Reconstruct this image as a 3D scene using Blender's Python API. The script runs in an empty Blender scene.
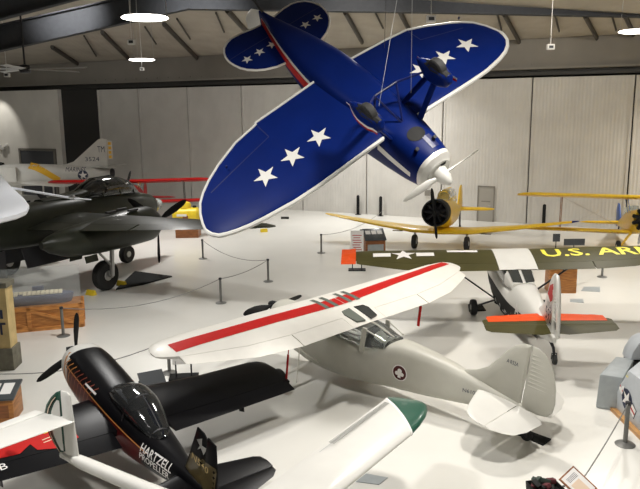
import bpy, bmesh, math, random
from math import sin, cos, pi, radians, sqrt, atan2
from mathutils import Vector, Matrix
from mathutils.bvhtree import BVHTree
random.seed(7)
C = bpy.context.scene.collection
SC = bpy.context.scene
V = Vector

# ------------------------------------------------------------------ camera
FPX, PITCH, CAMH, ROLL = 700.0, 0.190, 6.9, -0.010
cam_d = bpy.data.cameras.new('camera'); cam = bpy.data.objects.new('camera', cam_d); C.objects.link(cam)
cam_d.sensor_fit = 'HORIZONTAL'; cam_d.sensor_width = 36.0; cam_d.lens = 36.0*FPX/640.0
cam_d.clip_end = 300
cam.matrix_world = Matrix.Translation((0, 0, CAMH)) @ Matrix.Rotation(pi/2 - PITCH, 4, 'X') @ Matrix.Rotation(ROLL, 4, 'Z')
SC.camera = cam

def ray(u, v):                       # direction of a picture point, used to work out real places
    dx, dy = u-320, v-244.5
    c, s = cos(-ROLL), sin(-ROLL)
    dx, dy = dx*c-dy*s, dx*s+dy*c
    x, yy = dx/FPX, -dy/FPX
    c, s = cos(PITCH), sin(PITCH)
    return V((x, c+yy*s, -s+yy*c))
def fl(u, v, z=0.0):
    r = ray(u, v); return V((0, 0, CAMH)) + r*((z-CAMH)/r.z)
def atY(u, v, Y):
    r = ray(u, v); return V((0, 0, CAMH)) + r*(Y/r.y)

# ------------------------------------------------------------------ materials
def mat(name, col, rough=.5, metal=0., coat=0., noise=0., nscale=6., bump=0., emit=None, estr=0., trans=0., alpha=1., spec=.5, wear=None):
    m = bpy.data.materials.new(name); m.use_nodes = True
    nt = m.node_tree; b = nt.nodes['Principled BSDF']
    c = (col[0], col[1], col[2], 1)
    b.inputs['Base Color'].default_value = c
    b.inputs['Roughness'].default_value = rough; b.inputs['Metallic'].default_value = metal
    b.inputs['Coat Weight'].default_value = coat; b.inputs['Coat Roughness'].default_value = .08
    b.inputs['Transmission Weight'].default_value = trans; b.inputs['Alpha'].default_value = alpha
    b.inputs['Specular IOR Level'].default_value = spec
    if emit: b.inputs['Emission Color'].default_value = (*emit, 1); b.inputs['Emission Strength'].default_value = estr
    if noise or bump:
        tc = nt.nodes.new('ShaderNodeTexCoord'); n = nt.nodes.new('ShaderNodeTexNoise'); n.inputs['Scale'].default_value = nscale; n.inputs['Detail'].default_value = 5
        nt.links.new(tc.outputs['Object'], n.inputs['Vector'])
        if noise:
            r = nt.nodes.new('ShaderNodeValToRGB')
            r.color_ramp.elements[0].position = .3; r.color_ramp.elements[1].position = .7
            k = 1-noise; r.color_ramp.elements[0].color = (col[0]*k, col[1]*k, col[2]*k, 1); k = 1+noise*.5
            r.color_ramp.elements[1].color = (min(1, col[0]*k), min(1, col[1]*k), min(1, col[2]*k), 1)
            nt.links.new(n.outputs['Fac'], r.inputs['Fac']); nt.links.new(r.outputs['Color'], b.inputs['Base Color'])
        if bump:
            bp = nt.nodes.new('ShaderNodeBump'); bp.inputs['Strength'].default_value = bump; bp.inputs['Distance'].default_value = .02
            nt.links.new(n.outputs['Fac'], bp.inputs['Height']); nt.links.new(bp.outputs['Normal'], b.inputs['Normal'])
    return m
def wave_mat(name, col, scale, depth, rough=.6, noise=.12, axis='X', rot=0., profile='SIN', dist=.03):
    """ribbed sheet: a wave bump across the object"""
    m = mat(name, col, rough, noise=noise, nscale=.7); nt = m.node_tree; b = nt.nodes['Principled BSDF']
    tc = nt.nodes.new('ShaderNodeTexCoord'); w = nt.nodes.new('ShaderNodeTexWave'); w.wave_type = 'BANDS'; w.bands_direction = axis
    w.wave_profile = profile; w.inputs['Scale'].default_value = scale
    bp = nt.nodes.new('ShaderNodeBump'); bp.inputs['Strength'].default_value = depth; bp.inputs['Distance'].default_value = dist
    nt.links.new(tc.outputs['Object'], w.inputs['Vector']); nt.links.new(w.outputs['Fac'], bp.inputs['Height']); nt.links.new(bp.outputs['Normal'], b.inputs['Normal'])
    return m
def wood_mat(name, col):
    m = mat(name, col, .45); nt = m.node_tree; b = nt.nodes['Principled BSDF']
    tc = nt.nodes.new('ShaderNodeTexCoord'); mp = nt.nodes.new('ShaderNodeMapping'); mp.inputs['Scale'].default_value = (1, 1, 7)
    n = nt.nodes.new('ShaderNodeTexNoise'); n.inputs['Scale'].default_value = 3; n.inputs['Detail'].default_value = 8
    r = nt.nodes.new('ShaderNodeValToRGB'); r.color_ramp.elements[0].position = .3; r.color_ramp.elements[1].position = .75
    r.color_ramp.elements[0].color = (col[0]*.6, col[1]*.5, col[2]*.45, 1); r.color_ramp.elements[1].color = (min(1, col[0]*1.25), min(1, col[1]*1.25), min(1, col[2]*1.2), 1)
    nt.links.new(tc.outputs['Object'], mp.inputs['Vector']); nt.links.new(mp.outputs['Vector'], n.inputs['Vector']); nt.links.new(n.outputs['Fac'], r.inputs['Fac']); nt.links.new(r.outputs['Color'], b.inputs['Base Color'])
    return m
M = {}
M['white'] = mat('white_paint', (.70, .69, .65), .32, coat=.3, noise=.04, nscale=2)
M['o1white'] = mat('aged_white_paint', (.74, .72, .66), .4, coat=.1, noise=.05, nscale=2.5)
M['o1grey'] = mat('pale_grey_paint', (.50, .49, .43), .45, noise=.06, nscale=2.5)
M['blue'] = mat('royal_blue_paint', (.0022, .0125, .112), .4, coat=0, spec=.08, noise=.12, nscale=2)
M['bluedark'] = mat('navy_paint', (.006, .012, .09), .4)
M['red'] = mat('red_paint', (.46, .012, .010), .45, noise=.08, spec=.15)
M['maroon'] = mat('maroon_paint', (.075, .007, .007), .3, noise=.3, nscale=3, spec=.3)
M['black'] = mat('gloss_black_paint', (.004, .004, .005), .3, coat=.0, spec=.14)
M['mattblack'] = mat('matt_black', (.009, .009, .009), .6, spec=.2)
M['rubber'] = mat('tyre_rubber', (.018, .018, .018), .75, bump=.15, nscale=30)
M['yellow'] = mat('trainer_yellow', (.78, .50, .015), .4, coat=.3, noise=.1)
M['yellowbright'] = mat('bright_yellow_paint', (.80, .58, .03), .4, noise=.08)
M['letteryellow'] = mat('lettering_yellow', (.83, .72, .05), .5)
M['olive'] = mat('olive_drab_paint', (.062, .056, .019), .5, noise=.15, nscale=1.5, spec=.15)
M['bomber'] = mat('dark_green_paint', (.022, .025, .016), .38, coat=.05, spec=.3, noise=.3, nscale=1.2)
M['orange'] = mat('orange_paint', (.66, .075, .012), .5, noise=.08, spec=.15)
M['deeporange'] = mat('deep_orange_trim', (.55, .24, .06), .3)
M['green'] = mat('dark_green_trim', (.012, .085, .055), .3, coat=.4)
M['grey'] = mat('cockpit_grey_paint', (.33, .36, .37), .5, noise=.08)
M['jet'] = mat('jet_light_grey', (.62, .61, .57), .4, noise=.08, nscale=1.5)
M['steel'] = mat('steel', (.45, .45, .44), .35, metal=.8)
M['post'] = mat('stanchion_grey', (.18, .18, .17), .45, metal=.4)
M['gunmetal'] = mat('dark_metal', (.05, .05, .055), .4, metal=.5)
M['glassdark'] = mat('smoked_canopy_glass', (.05, .055, .06), .05, coat=.4, trans=.75)
M['glass'] = mat('clear_cabin_glass', (.75, .8, .8), .03, trans=.92)
M['panedark'] = mat('dark_window_glass', (.03, .035, .035), .12, coat=.4)
M['paneolive'] = mat('grey_green_skylight', (.14, .16, .14), .2, coat=.3)
M['wood'] = wood_mat('varnished_wood', (.50, .215, .055))
M['woodmid'] = wood_mat('orange_batten_wood', (.64, .29, .08))
M['bluelight'] = mat('light_blue_paint', (.07, .15, .5), .45)
M['woodlight'] = wood_mat('pale_plywood', (.52, .30, .12))
M['wooddark'] = wood_mat('brown_wood', (.27, .10, .03))
M['tan'] = mat('tan_poster', (.60, .45, .20), .55, noise=.25, nscale=3)
M['tangrey'] = mat('weathered_base', (.16, .15, .11), .7, noise=.3)
M['navyink'] = mat('navy_ink', (.02, .03, .07), .6)
M['redink'] = mat('red_ink', (.45, .03, .03), .6)
M['cream'] = mat('cream_paper', (.72, .56, .42), .6)
M['paper'] = mat('white_paper', (.78, .76, .74), .6)
M['rope'] = mat('grey_rope', (.20, .20, .19), .8)
M['tan2'] = mat('seat_leather', (.38, .24, .13), .6)
M['mat'] = mat('black_drip_tray', (.012, .013, .012), .7, noise=.2, spec=.1)
M['shipgrey'] = mat('ship_blue_grey', (.13, .14, .20), .5)
M['orangeamber'] = mat('yellow_band_paint', (.75, .42, .02), .4)
M['screen'] = mat('dark_display_panel', (.05, .055, .06), .25)
M['plastic'] = mat('white_plastic', (.65, .64, .62), .5)

# ------------------------------------------------------------------ mesh builder
class MB:
    def __init__(s): s.v = []; s.f = []; s.m = []
    def add(s, vs, fs, m=0):
        o = len(s.v); s.v += [tuple(x) for x in vs]
        for i, f in enumerate(fs):
            s.f.append([o+k for k in f]); s.m.append(m[i] if isinstance(m, list) else m)
        return s
    def box(s, c, size, R=None, m=0, taper=1.0):
        hx, hy, hz = size[0]/2, size[1]/2, size[2]/2
        vs = []
        for z in (-1, 1):
            k = taper if z > 0 else 1
            for x, y in ((-1, -1), (1, -1), (1, 1), (-1, 1)):
                p = V((x*hx*k, y*hy*k, z*hz))
                if R is not None: p = R @ p
                vs.append(p + V(c))
        return s.add(vs, [(3, 2, 1, 0), (4, 5, 6, 7), (0, 1, 5, 4), (1, 2, 6, 5), (2, 3, 7, 6), (3, 0, 4, 7)], m)
    def hexa(s, p, m=0):             # eight corners, bottom ring then top ring
        return s.add(p, [(3, 2, 1, 0), (4, 5, 6, 7), (0, 1, 5, 4), (1, 2, 6, 5), (2, 3, 7, 6), (3, 0, 4, 7)], m)
    def rings(s, rings, cap0=True, cap1=True, m=0, pick=None):
        n = len(rings[0]); vs = [p for r in rings for p in r]; fs = []; ms = []
        def P(f):
            c = sum((V(vs[i]) for i in f), V((0, 0, 0)))/len(f)
            return pick(c) if pick else m
        for i in range(len(rings)-1):
            for k in range(n):
                a = i*n+k; b = i*n+(k+1) % n; f = (a, b, b+n, a+n); fs.append(f); ms.append(P(f))
        if cap0: f = tuple(range(n-1, -1, -1)); fs.append(f); ms.append(P(f))
        if cap1: f = tuple(range((len(rings)-1)*n, len(rings)*n)); fs.append(f); ms.append(P(f))
        return s.add(vs, fs, ms)
    def tube(s, pts, r, n=8, m=0, cap=True):
        pts = [V(p) for p in pts]; R = r if isinstance(r, (list, tuple)) else [r]*len(pts)
        rings = []; up = None
        for i, p in enumerate(pts):
            t = (pts[min(i+1, len(pts)-1)] - pts[max(i-1, 0)]).normalized()
            if up is None:
                up = V((0, 0, 1)) if abs(t.z) < .9 else V((1, 0, 0))
            a = t.cross(up).normalized(); b = a.cross(t).normalized(); up = b
            rings.append([p + (a*cos(2*pi*k/n) + b*sin(2*pi*k/n))*R[i] for k in range(n)])
        return s.rings(rings, cap, cap, m)
    def flatbar(s, p0, p1, w, t, wd, m=0):     # streamlined strut: width w along wd, thickness t
        p0, p1 = V(p0), V(p1); ax = (p1-p0).normalized(); a = V(wd); a = (a - ax*a.dot(ax)).normalized(); b = ax.cross(a)
        return s.rings([[p + a*cos(2*pi*k/10)*w/2 + b*sin(2*pi*k/10)*t/2 for k in range(10)] for p in (p0, p1)], True, True, m)
    def lathe(s, prof, c=(0, 0, 0), ax='Z', n=24, m=0, pick=None, capped=True):
        rings = []
        for r, h in prof:
            ring = []
            for k in range(n):
                a, b = r*cos(2*pi*k/n), r*sin(2*pi*k/n)
                p = {'Z': (a, b, h), 'X': (h, a, b), 'Y': (b, h, a)}[ax]
                ring.append(V(p)+V(c))
            rings.append(ring)
        return s.rings(rings, capped, capped, m, pick)
    def plate(s, pts, t, axis='Y', off=0.0, edge=.06, m=0, pick=None):
        """profile plate (2-D outline) with thin rim and full thickness inside"""
        n = len(pts); P = [V((a, b)) for a, b in pts]
        ar = sum(P[i].x*P[(i+1) % n].y - P[(i+1) % n].x*P[i].y for i in range(n))
        if ar < 0: P.reverse()
        ins = []
        for i in range(n):
            e1 = (P[i]-P[i-1]).normalized(); e2 = (P[(i+1) % n]-P[i]).normalized()
            n1 = V((-e1.y, e1.x)); n2 = V((-e2.y, e2.x)); nn = (n1+n2)
            nn = nn.normalized() if nn.length > 1e-4 else n1
            ins.append(P[i] + nn*edge)
        def W(p, h):
            return {'Y': V((p.x, off+h, p.y)), 'Z': V((p.x, p.y, off+h)), 'X': V((off+h, p.x, p.y))}[axis]
        rings = [[W(p, t/2) for p in ins], [W(p, t*.12) for p in P], [W(p, -t*.12) for p in P], [W(p, -t/2) for p in ins]]
        return s.rings(rings, True, True, m, pick)
    def build(s, name, mats, parent=None, smooth=38, bevel=0):
        me = bpy.data.meshes.new(name)
        bm = bmesh.new()
        vs = [bm.verts.new(v) for v in s.v]
        for f, mi in zip(s.f, s.m):
            try:
                ff = bm.faces.new([vs[k] for k in f]); ff.material_index = mi
            except ValueError: pass
        bmesh.ops.remove_doubles(bm, verts=bm.verts, dist=1e-5)
        bmesh.ops.recalc_face_normals(bm, faces=bm.faces)
        if bevel:
            bmesh.ops.bevel(bm, geom=[e for e in bm.edges if len(e.link_faces) == 2 and e.calc_face_angle(0) > .6], offset=bevel, segments=2, affect='EDGES', profile=.6)
        for f in bm.faces: f.smooth = True
        for e in bm.edges:
            if len(e.link_faces) != 2 or e.calc_face_angle(0) > radians(smooth): e.smooth = False
        bm.to_mesh(me); bm.free()
        for m in (mats if isinstance(mats, (list, tuple)) else [mats]): me.materials.append(M[m] if isinstance(m, str) else m)
        o = bpy.data.objects.new(name, me); C.objects.link(o)
        if parent is not None: o.parent = parent
        return o

def thing(name, label, cat, loc=(0, 0, 0), rz=0., group=None):
    o = bpy.data.objects.new(name, None); C.objects.link(o); o.empty_display_size = .3
    o.location = loc; o.rotation_euler = (0, 0, rz); o['label'] = label; o['category'] = cat
    if group: o['group'] = group
    return o
def tag(o, label, cat, group=None, kind=None):
    o['label'] = label; o['category'] = cat
    if group: o['group'] = group
    if kind: o['kind'] = kind
    return o
def struct(o): o['kind'] = 'structure'; return o
def kids(o): return [c for c in bpy.data.objects if c.parent == o]
def copy_tree(o, parent=None):
    c = o.copy(); C.objects.link(c)
    if parent is not None: c.parent = parent
    for ch in kids(o): copy_tree(ch, c)
    return c
def rotm(yaw, pitch, roll):
    return Matrix.Rotation(yaw, 3, 'Z') @ Matrix.Rotation(-pitch, 3, 'Y') @ Matrix.Rotation(roll, 3, 'X')
def settle(root, pos, R, base):
    """place the finished thing: body axes R at pos, Empty moved to the body point base"""
    b = V(base)
    done = set()
    def go(o):
        for c in kids(o):
            if c.data and c.data not in done:
                c.data.transform(Matrix.Translation(-b)); done.add(c.data)
            go(c)
    go(root)
    root.matrix_world = Matrix.Translation(V(pos) + R @ b) @ R.to_4x4()
def body_z(pos, R, x, y, h):          # body z at which the world height is h
    return (h - pos[2] - (R @ V((x, y, 0))).z) / R[2][2]

FR = [0, .008, .03, .08, .16, .27, .4, .55, .7, .85, 1.0]
def naca(u): return 5*(.2969*sqrt(max(u, 0)) - .126*u - .3516*u*u + .2843*u**3 - .1036*u**4)
def wing(mb, st, side=1, tr=.12, u0=0., u1=1., camber=.025, pick=None, m=0, fr=None, slope=0.):
    """st: (y, le, te, z); side +1 left / -1 right"""
    us = sorted(set([u0, u1] + [u for u in (fr or FR) if u0 < u < u1]))
    rings = []; info = []
    for y, le, te, z in st:
        c = le-te; top = []; bot = []
        for u in us:
            t = naca(u)*tr*c; cm = camber*c*4*u*(1-u); x = le-u*c
            top.append(V((x, side*y, z + cm + t*1.0 + slope*x))); bot.append(V((x, side*y, z + cm - t*.85 - .002 + slope*x)))
        rings.append(top + bot[::-1])
    return mb.rings(rings, True, True, m, pick)
def lerp_tab(tab, y):
    if y <= tab[0][0]: return tab[0][1:]
    for a, b in zip(tab, tab[1:]):
        if y <= b[0]:
            k = (y-a[0])/(b[0]-a[0]); return tuple(p+(q-p)*k for p, q in zip(a[1:], b[1:]))
    return tab[-1][1:]
def stations(tab, y0, y1, n):
    ys = sorted(set([y0, y1] + [t[0] for t in tab if y0 < t[0] < y1] + [y0+(y1-y0)*i/n for i in range(n+1)]))
    return [(y,)+tuple(lerp_tab(tab, y)) for y in ys]
def loft(mb, secs, n=28, sub=4, m=0, pick=None, cap0=True, cap1=True, y0=0.):
    """secs: (x, zbottom, ztop, halfwidth, exponent)"""
    S = []
    for i in range(len(secs)-1):
        p0 = secs[max(i-1, 0)]; p1 = secs[i]; p2 = secs[i+1]; p3 = secs[min(i+2, len(secs)-1)]
        for k in range(sub):
            t = k/sub; o = []
            for a, b, c, d in zip(p0, p1, p2, p3):
                m1 = (c-a)*.5; m2 = (d-b)*.5
                if (c-b)*m1 <= 0: m1 = 0
                if (c-b)*m2 <= 0: m2 = 0
                m1 = math.copysign(min(abs(m1), 2.5*abs(c-b)), m1); m2 = math.copysign(min(abs(m2), 2.5*abs(c-b)), m2)
                o.append((2*t**3-3*t*t+1)*b + (t**3-2*t*t+t)*m1 + (-2*t**3+3*t*t)*c + (t**3-t*t)*m2)
            o[0] = p1[0]+(p2[0]-p1[0])*t
            S.append(o)
    S.append(list(secs[-1]))
    rings = []
    for x, zb, zt, hw, e in S:
        zc, hh = (zb+zt)/2, (zt-zb)/2; r = []
        for k in range(n):
            a = 2*pi*k/n; ca, sa = cos(a), sin(a)
            r.append(V((x, y0 + hw*math.copysign(abs(ca)**(2/e), ca), zc + hh*math.copysign(abs(sa)**(2/e), sa))))
        rings.append(r)
    return mb.rings(rings, cap0, cap1, m, pick)

def bvh_of(objs):
    vs = []; fs = []
    for o in objs:
        k = len(vs); vs += [v.co.copy() for v in o.data.vertices]; fs += [[k+i for i in p.vertices] for p in o.data.polygons]
    return BVHTree.FromPolygons(vs, fs)
def project_bm(bm, O, U, W, D, targets, off, maxlen):
    """lay a flat drawing (x,y in bm) onto the targets along D"""
    if targets:
        for _ in range(5):
            es = [e for e in bm.edges if e.calc_length() > maxlen]
            if not es: break
            bmesh.ops.subdivide_edges(bm, edges=es, cuts=1); bmesh.ops.triangulate(bm, faces=[f for f in bm.faces if len(f.verts) > 3])
        T = bvh_of(targets)
    D = V(D).normalized()
    miss = []; hits = []
    for v in bm.verts:
        p = V(O) + V(U)*v.co.x + V(W)*v.co.y
        if targets:
            h = T.ray_cast(p - D*3, D, 8)
            if h[0] is not None: v.co = h[0] - D*off; hits.append((p, (h[0]-p).dot(D)))
            else: miss.append((v, p))
        else: v.co = p - D*off
    if miss:
        for v, p in miss:
            d = min(hits, key=lambda q: (q[0]-p).length)[1] if hits else 0
            v.co = p + D*(d-off)
    bm.normal_update()
    for f in bm.faces:
        if f.normal.dot(D) > 0: f.normal_flip()
def decal(name, loops, O, U, W, D, targets, mname, parent, off=.006, maxlen=.12):
    bm = bmesh.new()
    for loop in loops:
        vs = [bm.verts.new((x, y, 0)) for x, y in loop]
        try: bm.faces.new(vs)
        except ValueError: pass
    bmesh.ops.triangulate(bm, faces=bm.faces[:])
    project_bm(bm, O, U, W, D, targets, off, maxlen)
    me = bpy.data.meshes.new(name); bm.to_mesh(me); bm.free(); me.materials.append(M[mname])
    o = bpy.data.objects.new(name, me); C.objects.link(o); o.parent = parent
    return o
def lettering(name, body, h, O, U, W, D, targets, mname, parent, width=None, off=.006, bold=0.):
    cu = bpy.data.curves.new('t', 'FONT'); cu.body = body; cu.size = 1; cu.align_x = 'CENTER'; cu.align_y = 'CENTER'; cu.offset = bold
    cu.resolution_u = 2
    t = bpy.data.objects.new('t', cu); C.objects.link(t)
    dg = bpy.context.evaluated_depsgraph_get(); me0 = bpy.data.meshes.new_from_object(t.evaluated_get(dg))
    bpy.data.objects.remove(t)
    bm = bmesh.new(); bm.from_mesh(me0); bpy.data.meshes.remove(me0)
    xs = [v.co.x for v in bm.verts]; ys = [v.co.y for v in bm.verts]
    w0, h0 = max(xs)-min(xs), max(ys)-min(ys); cx, cy = (max(xs)+min(xs))/2, (max(ys)+min(ys))/2
    sy = h/h0; sx = (width/w0) if width else sy
    for v in bm.verts: v.co = V(((v.co.x-cx)*sx, (v.co.y-cy)*sy, 0))
    bmesh.ops.triangulate(bm, faces=bm.faces[:])
    project_bm(bm, O, U, W, D, targets, off, .12)
    me = bpy.data.meshes.new(name); bm.to_mesh(me); bm.free(); me.materials.append(M[mname])
    o = bpy.data.objects.new(name, me); C.objects.link(o); o.parent = parent
    return o
def star(r, cx=0, cy=0, rot=pi/2, k=.40):
    return [(cx + (r if i % 2 == 0 else r*k)*cos(rot+i*pi/5), cy + (r if i % 2 == 0 else r*k)*sin(rot+i*pi/5)) for i in range(10)]
def disc(r, cx=0, cy=0, n=28): return [(cx+r*cos(2*pi*i/n), cy+r*sin(2*pi*i/n)) for i in range(n)]
def rect(x0, y0, x1, y1): return [(x0, y0), (x1, y0), (x1, y1), (x0, y1)]
def strip(pts, w):                      # band of width w along a polyline, as quads
    out = []
    for a, b in zip(pts, pts[1:]):
        a, b = V(a), V(b); d = (b-a).normalized(); n = V((-d.y, d.x))*w/2
        out.append([tuple(a-n), tuple(b-n), tuple(b+n), tuple(a+n)])
    return out

def wheel(mb, c, r, w, ax='Y', m_t=0, m_h=1):
    mb.lathe([(r*.55, -w*.42), (r*.86, -w*.5), (r*.97, -w*.36), (r, 0), (r*.97, w*.36), (r*.86, w*.5), (r*.55, w*.42)], c, ax, 28, m_t)
    mb.lathe([(r*.05, -w*.47), (r*.3, -w*.5), (r*.36, -w*.38), (r*.56, -w*.40), (r*.56, w*.40), (r*.36, w*.38), (r*.3, w*.5), (r*.05, w*.47)], c, ax, 20, m_h)
    return mb
def blade(mb, hub, d, ax, L, w, twist=.5, m=0, r0=.08):
    """propeller blade from hub along d, rotating about ax"""
    d = V(d).normalized(); ax = V(ax).normalized(); t = ax.cross(d).normalized(); rings = []
    for k, (s, ww, th) in enumerate(((0, .35, .5), (.12, .45, .35), (.3, .9, .2), (.55, 1, .14), (.8, .85, .1), (.93, .6, .08), (1, .2, .05))):
        a = twist*(1.3-s); wv = t*cos(a) + ax*sin(a); tv = ax*cos(a) - t*sin(a); p = V(hub) + d*(r0+(L-r0)*s)
        rings.append([p + wv*cos(2*pi*q/10)*w*ww/2 + tv*sin(2*pi*q/10)*w*th*.5 for q in range(10)])
    return mb.rings(rings, True, True, m)

# ------------------------------------------------------------------ the hall
WA = V((-2.82, 49.4, 0)); WD = V((.89835, -.43928, 0)).normalized(); WN = V((-WD.y, WD.x, 0))   # door wall: along WD, WN away from camera
def wp(s, z=0., d=0.): return WA + WD*s + WN*d + V((0, 0, z))
RW = Matrix(((WD.x, WN.x, 0), (WD.y, WN.y, 0), (0, 0, 1)))
def wall_obj(name, bx, mname):            # geometry written in wall axes (s, depth, z)
    o = bx.build(name, mname); o.matrix_world = Matrix.Translation(WA) @ RW.to_4x4(); return o

# floor
m = mat('polished_floor', (.80, .77, .70), .30, spec=.5); nt = m.node_tree; b = nt.nodes['Principled BSDF']
tc = nt.nodes.new('ShaderNodeTexCoord'); n1 = nt.nodes.new('ShaderNodeTexNoise'); n1.inputs['Scale'].default_value = .35; n1.inputs['Detail'].default_value = 7
r1 = nt.nodes.new('ShaderNodeValToRGB'); r1.color_ramp.elements[0].color = (.71, .70, .655, 1); r1.color_ramp.elements[1].color = (.75, .74, .695, 1); r1.color_ramp.elements[0].position = .35; r1.color_ramp.elements[1].position = .65
nt.links.new(tc.outputs['Object'], n1.inputs['Vector']); nt.links.new(n1.outputs['Fac'], r1.inputs['Fac']); nt.links.new(r1.outputs['Color'], b.inputs['Base Color'])
n2 = nt.nodes.new('ShaderNodeTexNoise'); n2.inputs['Scale'].default_value = .5; n2.inputs['Detail'].default_value = 6
mr = nt.nodes.new('ShaderNodeMapRange'); mr.inputs['To Min'].default_value = .22; mr.inputs['To Max'].default_value = .27
nt.links.new(tc.outputs['Object'], n2.inputs['Vector']); nt.links.new(n2.outputs['Fac'], mr.inputs['Value']); nt.links.new(mr.outputs['Result'], b.inputs['Roughness'])
M['floor'] = m
struct(MB().box((-2, 30, -.1), (80, 90, .2)).build('floor', 'floor'))

M['doorpanel'] = wave_mat('ribbed_door_panel', (.56, .545, .51), 1.6, .35, axis='X', noise=.08)
M['sidewall'] = mat('dark_side_wall', (.30, .28, .25), .8, noise=.1, nscale=.5)
M['wallwhite'] = mat('white_block_wall', (.74, .72, .67), .8, noise=.08, nscale=.6)
M['fascia'] = mat('fascia_panel', (.22, .205, .18), .7, noise=.1, nscale=.5)
M['darktrack'] = mat('door_track_dark', (.03, .03, .028), .6)
M['darkbay'] = mat('dark_bay_door', (.028, .027, .026), .6)
M['rollup'] = wave_mat('slate_rollup_door', (.075, .08, .09), 3, .4, axis='Z', noise=.05)
M['ceil'] = wave_mat('ceiling_liner', (.38, .345, .29), .8, .2, rough=.8, axis='X', noise=.12)
M['beam'] = mat('painted_steel_beam', (.06, .063, .07), .65, noise=.1, spec=.1)
M['purlin'] = mat('dark_purlin', (.055, .048, .04), .6)

ZT = 8.72
seams = [-16.35, -12.21, -7.62, -2.95, 1.85, 6.64, 11.75, 17.07, 22.56, 28.0]
k = 0
for a, c in zip(seams, seams[1:]):
    k += 1
    bx = MB(); bx.box(((a+c)/2, .06, ZT/2-.05), (c-a-.07, .16, ZT-.1))
    for sx in (a+.12, c-.12): bx.box((sx, -.035, ZT/2-.05), (.11, .05, ZT-.1))
    d = struct(wall_obj('door_%d' % k, bx, 'doorpanel'))
struct(wall_obj('wall_back', MB().box((4, .65, 6), (75, .6, 12)), 'darktrack'))
bx = MB().box((3, .02, ZT+.12), (49, .5, .2)); bx.box((3, -.1, ZT+.3), (49, .12, .1))
struct(wall_obj('trim_1', bx, 'darktrack'))
bx = MB().box((-2, -.05, ZT+1.2), (62, .7, 1.7)); bx.box((-2, -.3, ZT+.42), (62, .5, .12)); bx.box((-2, -.25, ZT+2.0), (62, .4, .08))
for i in range(46): bx.box((-16+i*1.0, -.42, ZT+.62), (.07, .05, .07))
struct(wall_obj('trim_2', bx, 'fascia'))
# small personnel door in the last panel, a vent near it
bx = MB().box((14.6, -.05, 1.07), (.92, .06, 2.12)); o = struct(wall_obj('door_20', bx, mat('personnel_door', (.33, .315, .28), .6)))
bx = MB()
for x0, x1, z0, z1 in ((14.08, 14.14, 0, 2.2), (15.06, 15.12, 0, 2.2), (14.08, 15.12, 2.14, 2.2)): bx.box(((x0+x1)/2, -.06, (z0+z1)/2), (x1-x0, .1, z1-z0))
f = bx.build('door_frame', 'fascia'); f.parent = o
f = MB().tube([(14.9, -.1, 1.0), (14.9, -.16, 1.0), (14.78, -.16, 1.0)], .02).build('door_handle', 'steel'); f.parent = o
f = MB().box((14.6, -.085, 1.25), (.55, .012, .06)).build('push_bar_label', 'fascia'); f.parent = o
o = wall_obj('wall_vent', MB().box((10.85, -.06, 1.62), (.34, .08, .36)), 'fascia'); tag(o, 'small dark square vent plate low on the beige hangar door', 'vent')
# left: white wall, roll-up door, dark bay
bx = MB().box((-18.3, .2, ZT/2), (3.95, .3, ZT)); struct(wall_obj('door_30', bx, 'darkbay'))
bx = MB().box((-29.2, -.1, ZT/2), (18.0, .5, ZT)); struct(wall_obj('wall_left_back', bx, 'wallwhite'))
bx = MB().box((-22.95, -.4, 1.88), (3.9, .12, 3.76)); o = struct(wall_obj('door_31', bx, 'rollup'))
bx = MB()
for x0, x1, z0, z1 in ((-25.05, -24.85, 0, 3.95), (-21.05, -20.85, 0, 3.95), (-25.05, -20.85, 3.78, 3.95)): bx.box(((x0+x1)/2, -.42, (z0+z1)/2), (x1-x0, .18, z1-z0))
f = bx.build('door_frame', 'fascia'); f.parent = o
bx = MB()
for dx in (-.42, .42):
    bx.lathe([(.05, -.1), (.13, -.06), (.16, .12), (.05, .14)], (-26.85+dx, -.55, 4.15), 'Y', 12)
bx.box((-26.85, -.5, 3.95), (.5, .3, .25))
o = wall_obj('emergency_light', bx, 'plastic'); tag(o, 'white twin-head emergency light on the white wall beside the roll-up door', 'light')
# side and rear walls, ceiling
struct(MB().box((27, 25, 6.5), (.4, 80, 13)).build('wall_right', 'sidewall'))
struct(MB().box((-36, 25, 6.5), (.4, 85, 13)).build('wall_left', 'sidewall'))
struct(MB().box((-4, -14, 6.5), (70, .4, 13)).build('wall_front', 'sidewall'))
# ceiling sheet rises from the fascia towards the camera
bx = MB()
s0, s1 = -34, 32
A0, A1 = wp(s0, 10.75, -.2), wp(s1, 10.75, -.2); B0, B1 = wp(s0, 14.2, -26), wp(s1, 14.2, -26); D0, D1 = wp(s0, 14.2, -70), wp(s1, 14.2, -70)
for q in ((A0, A1, B1, B0), (B0, B1, D1, D0)):
    up = V((0, 0, .15)); bx.hexa([q[0], q[1], q[2], q[3], q[0]+up, q[1]+up, q[2]+up, q[3]+up])
struct(bx.build('ceiling', 'ceil'))
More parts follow.
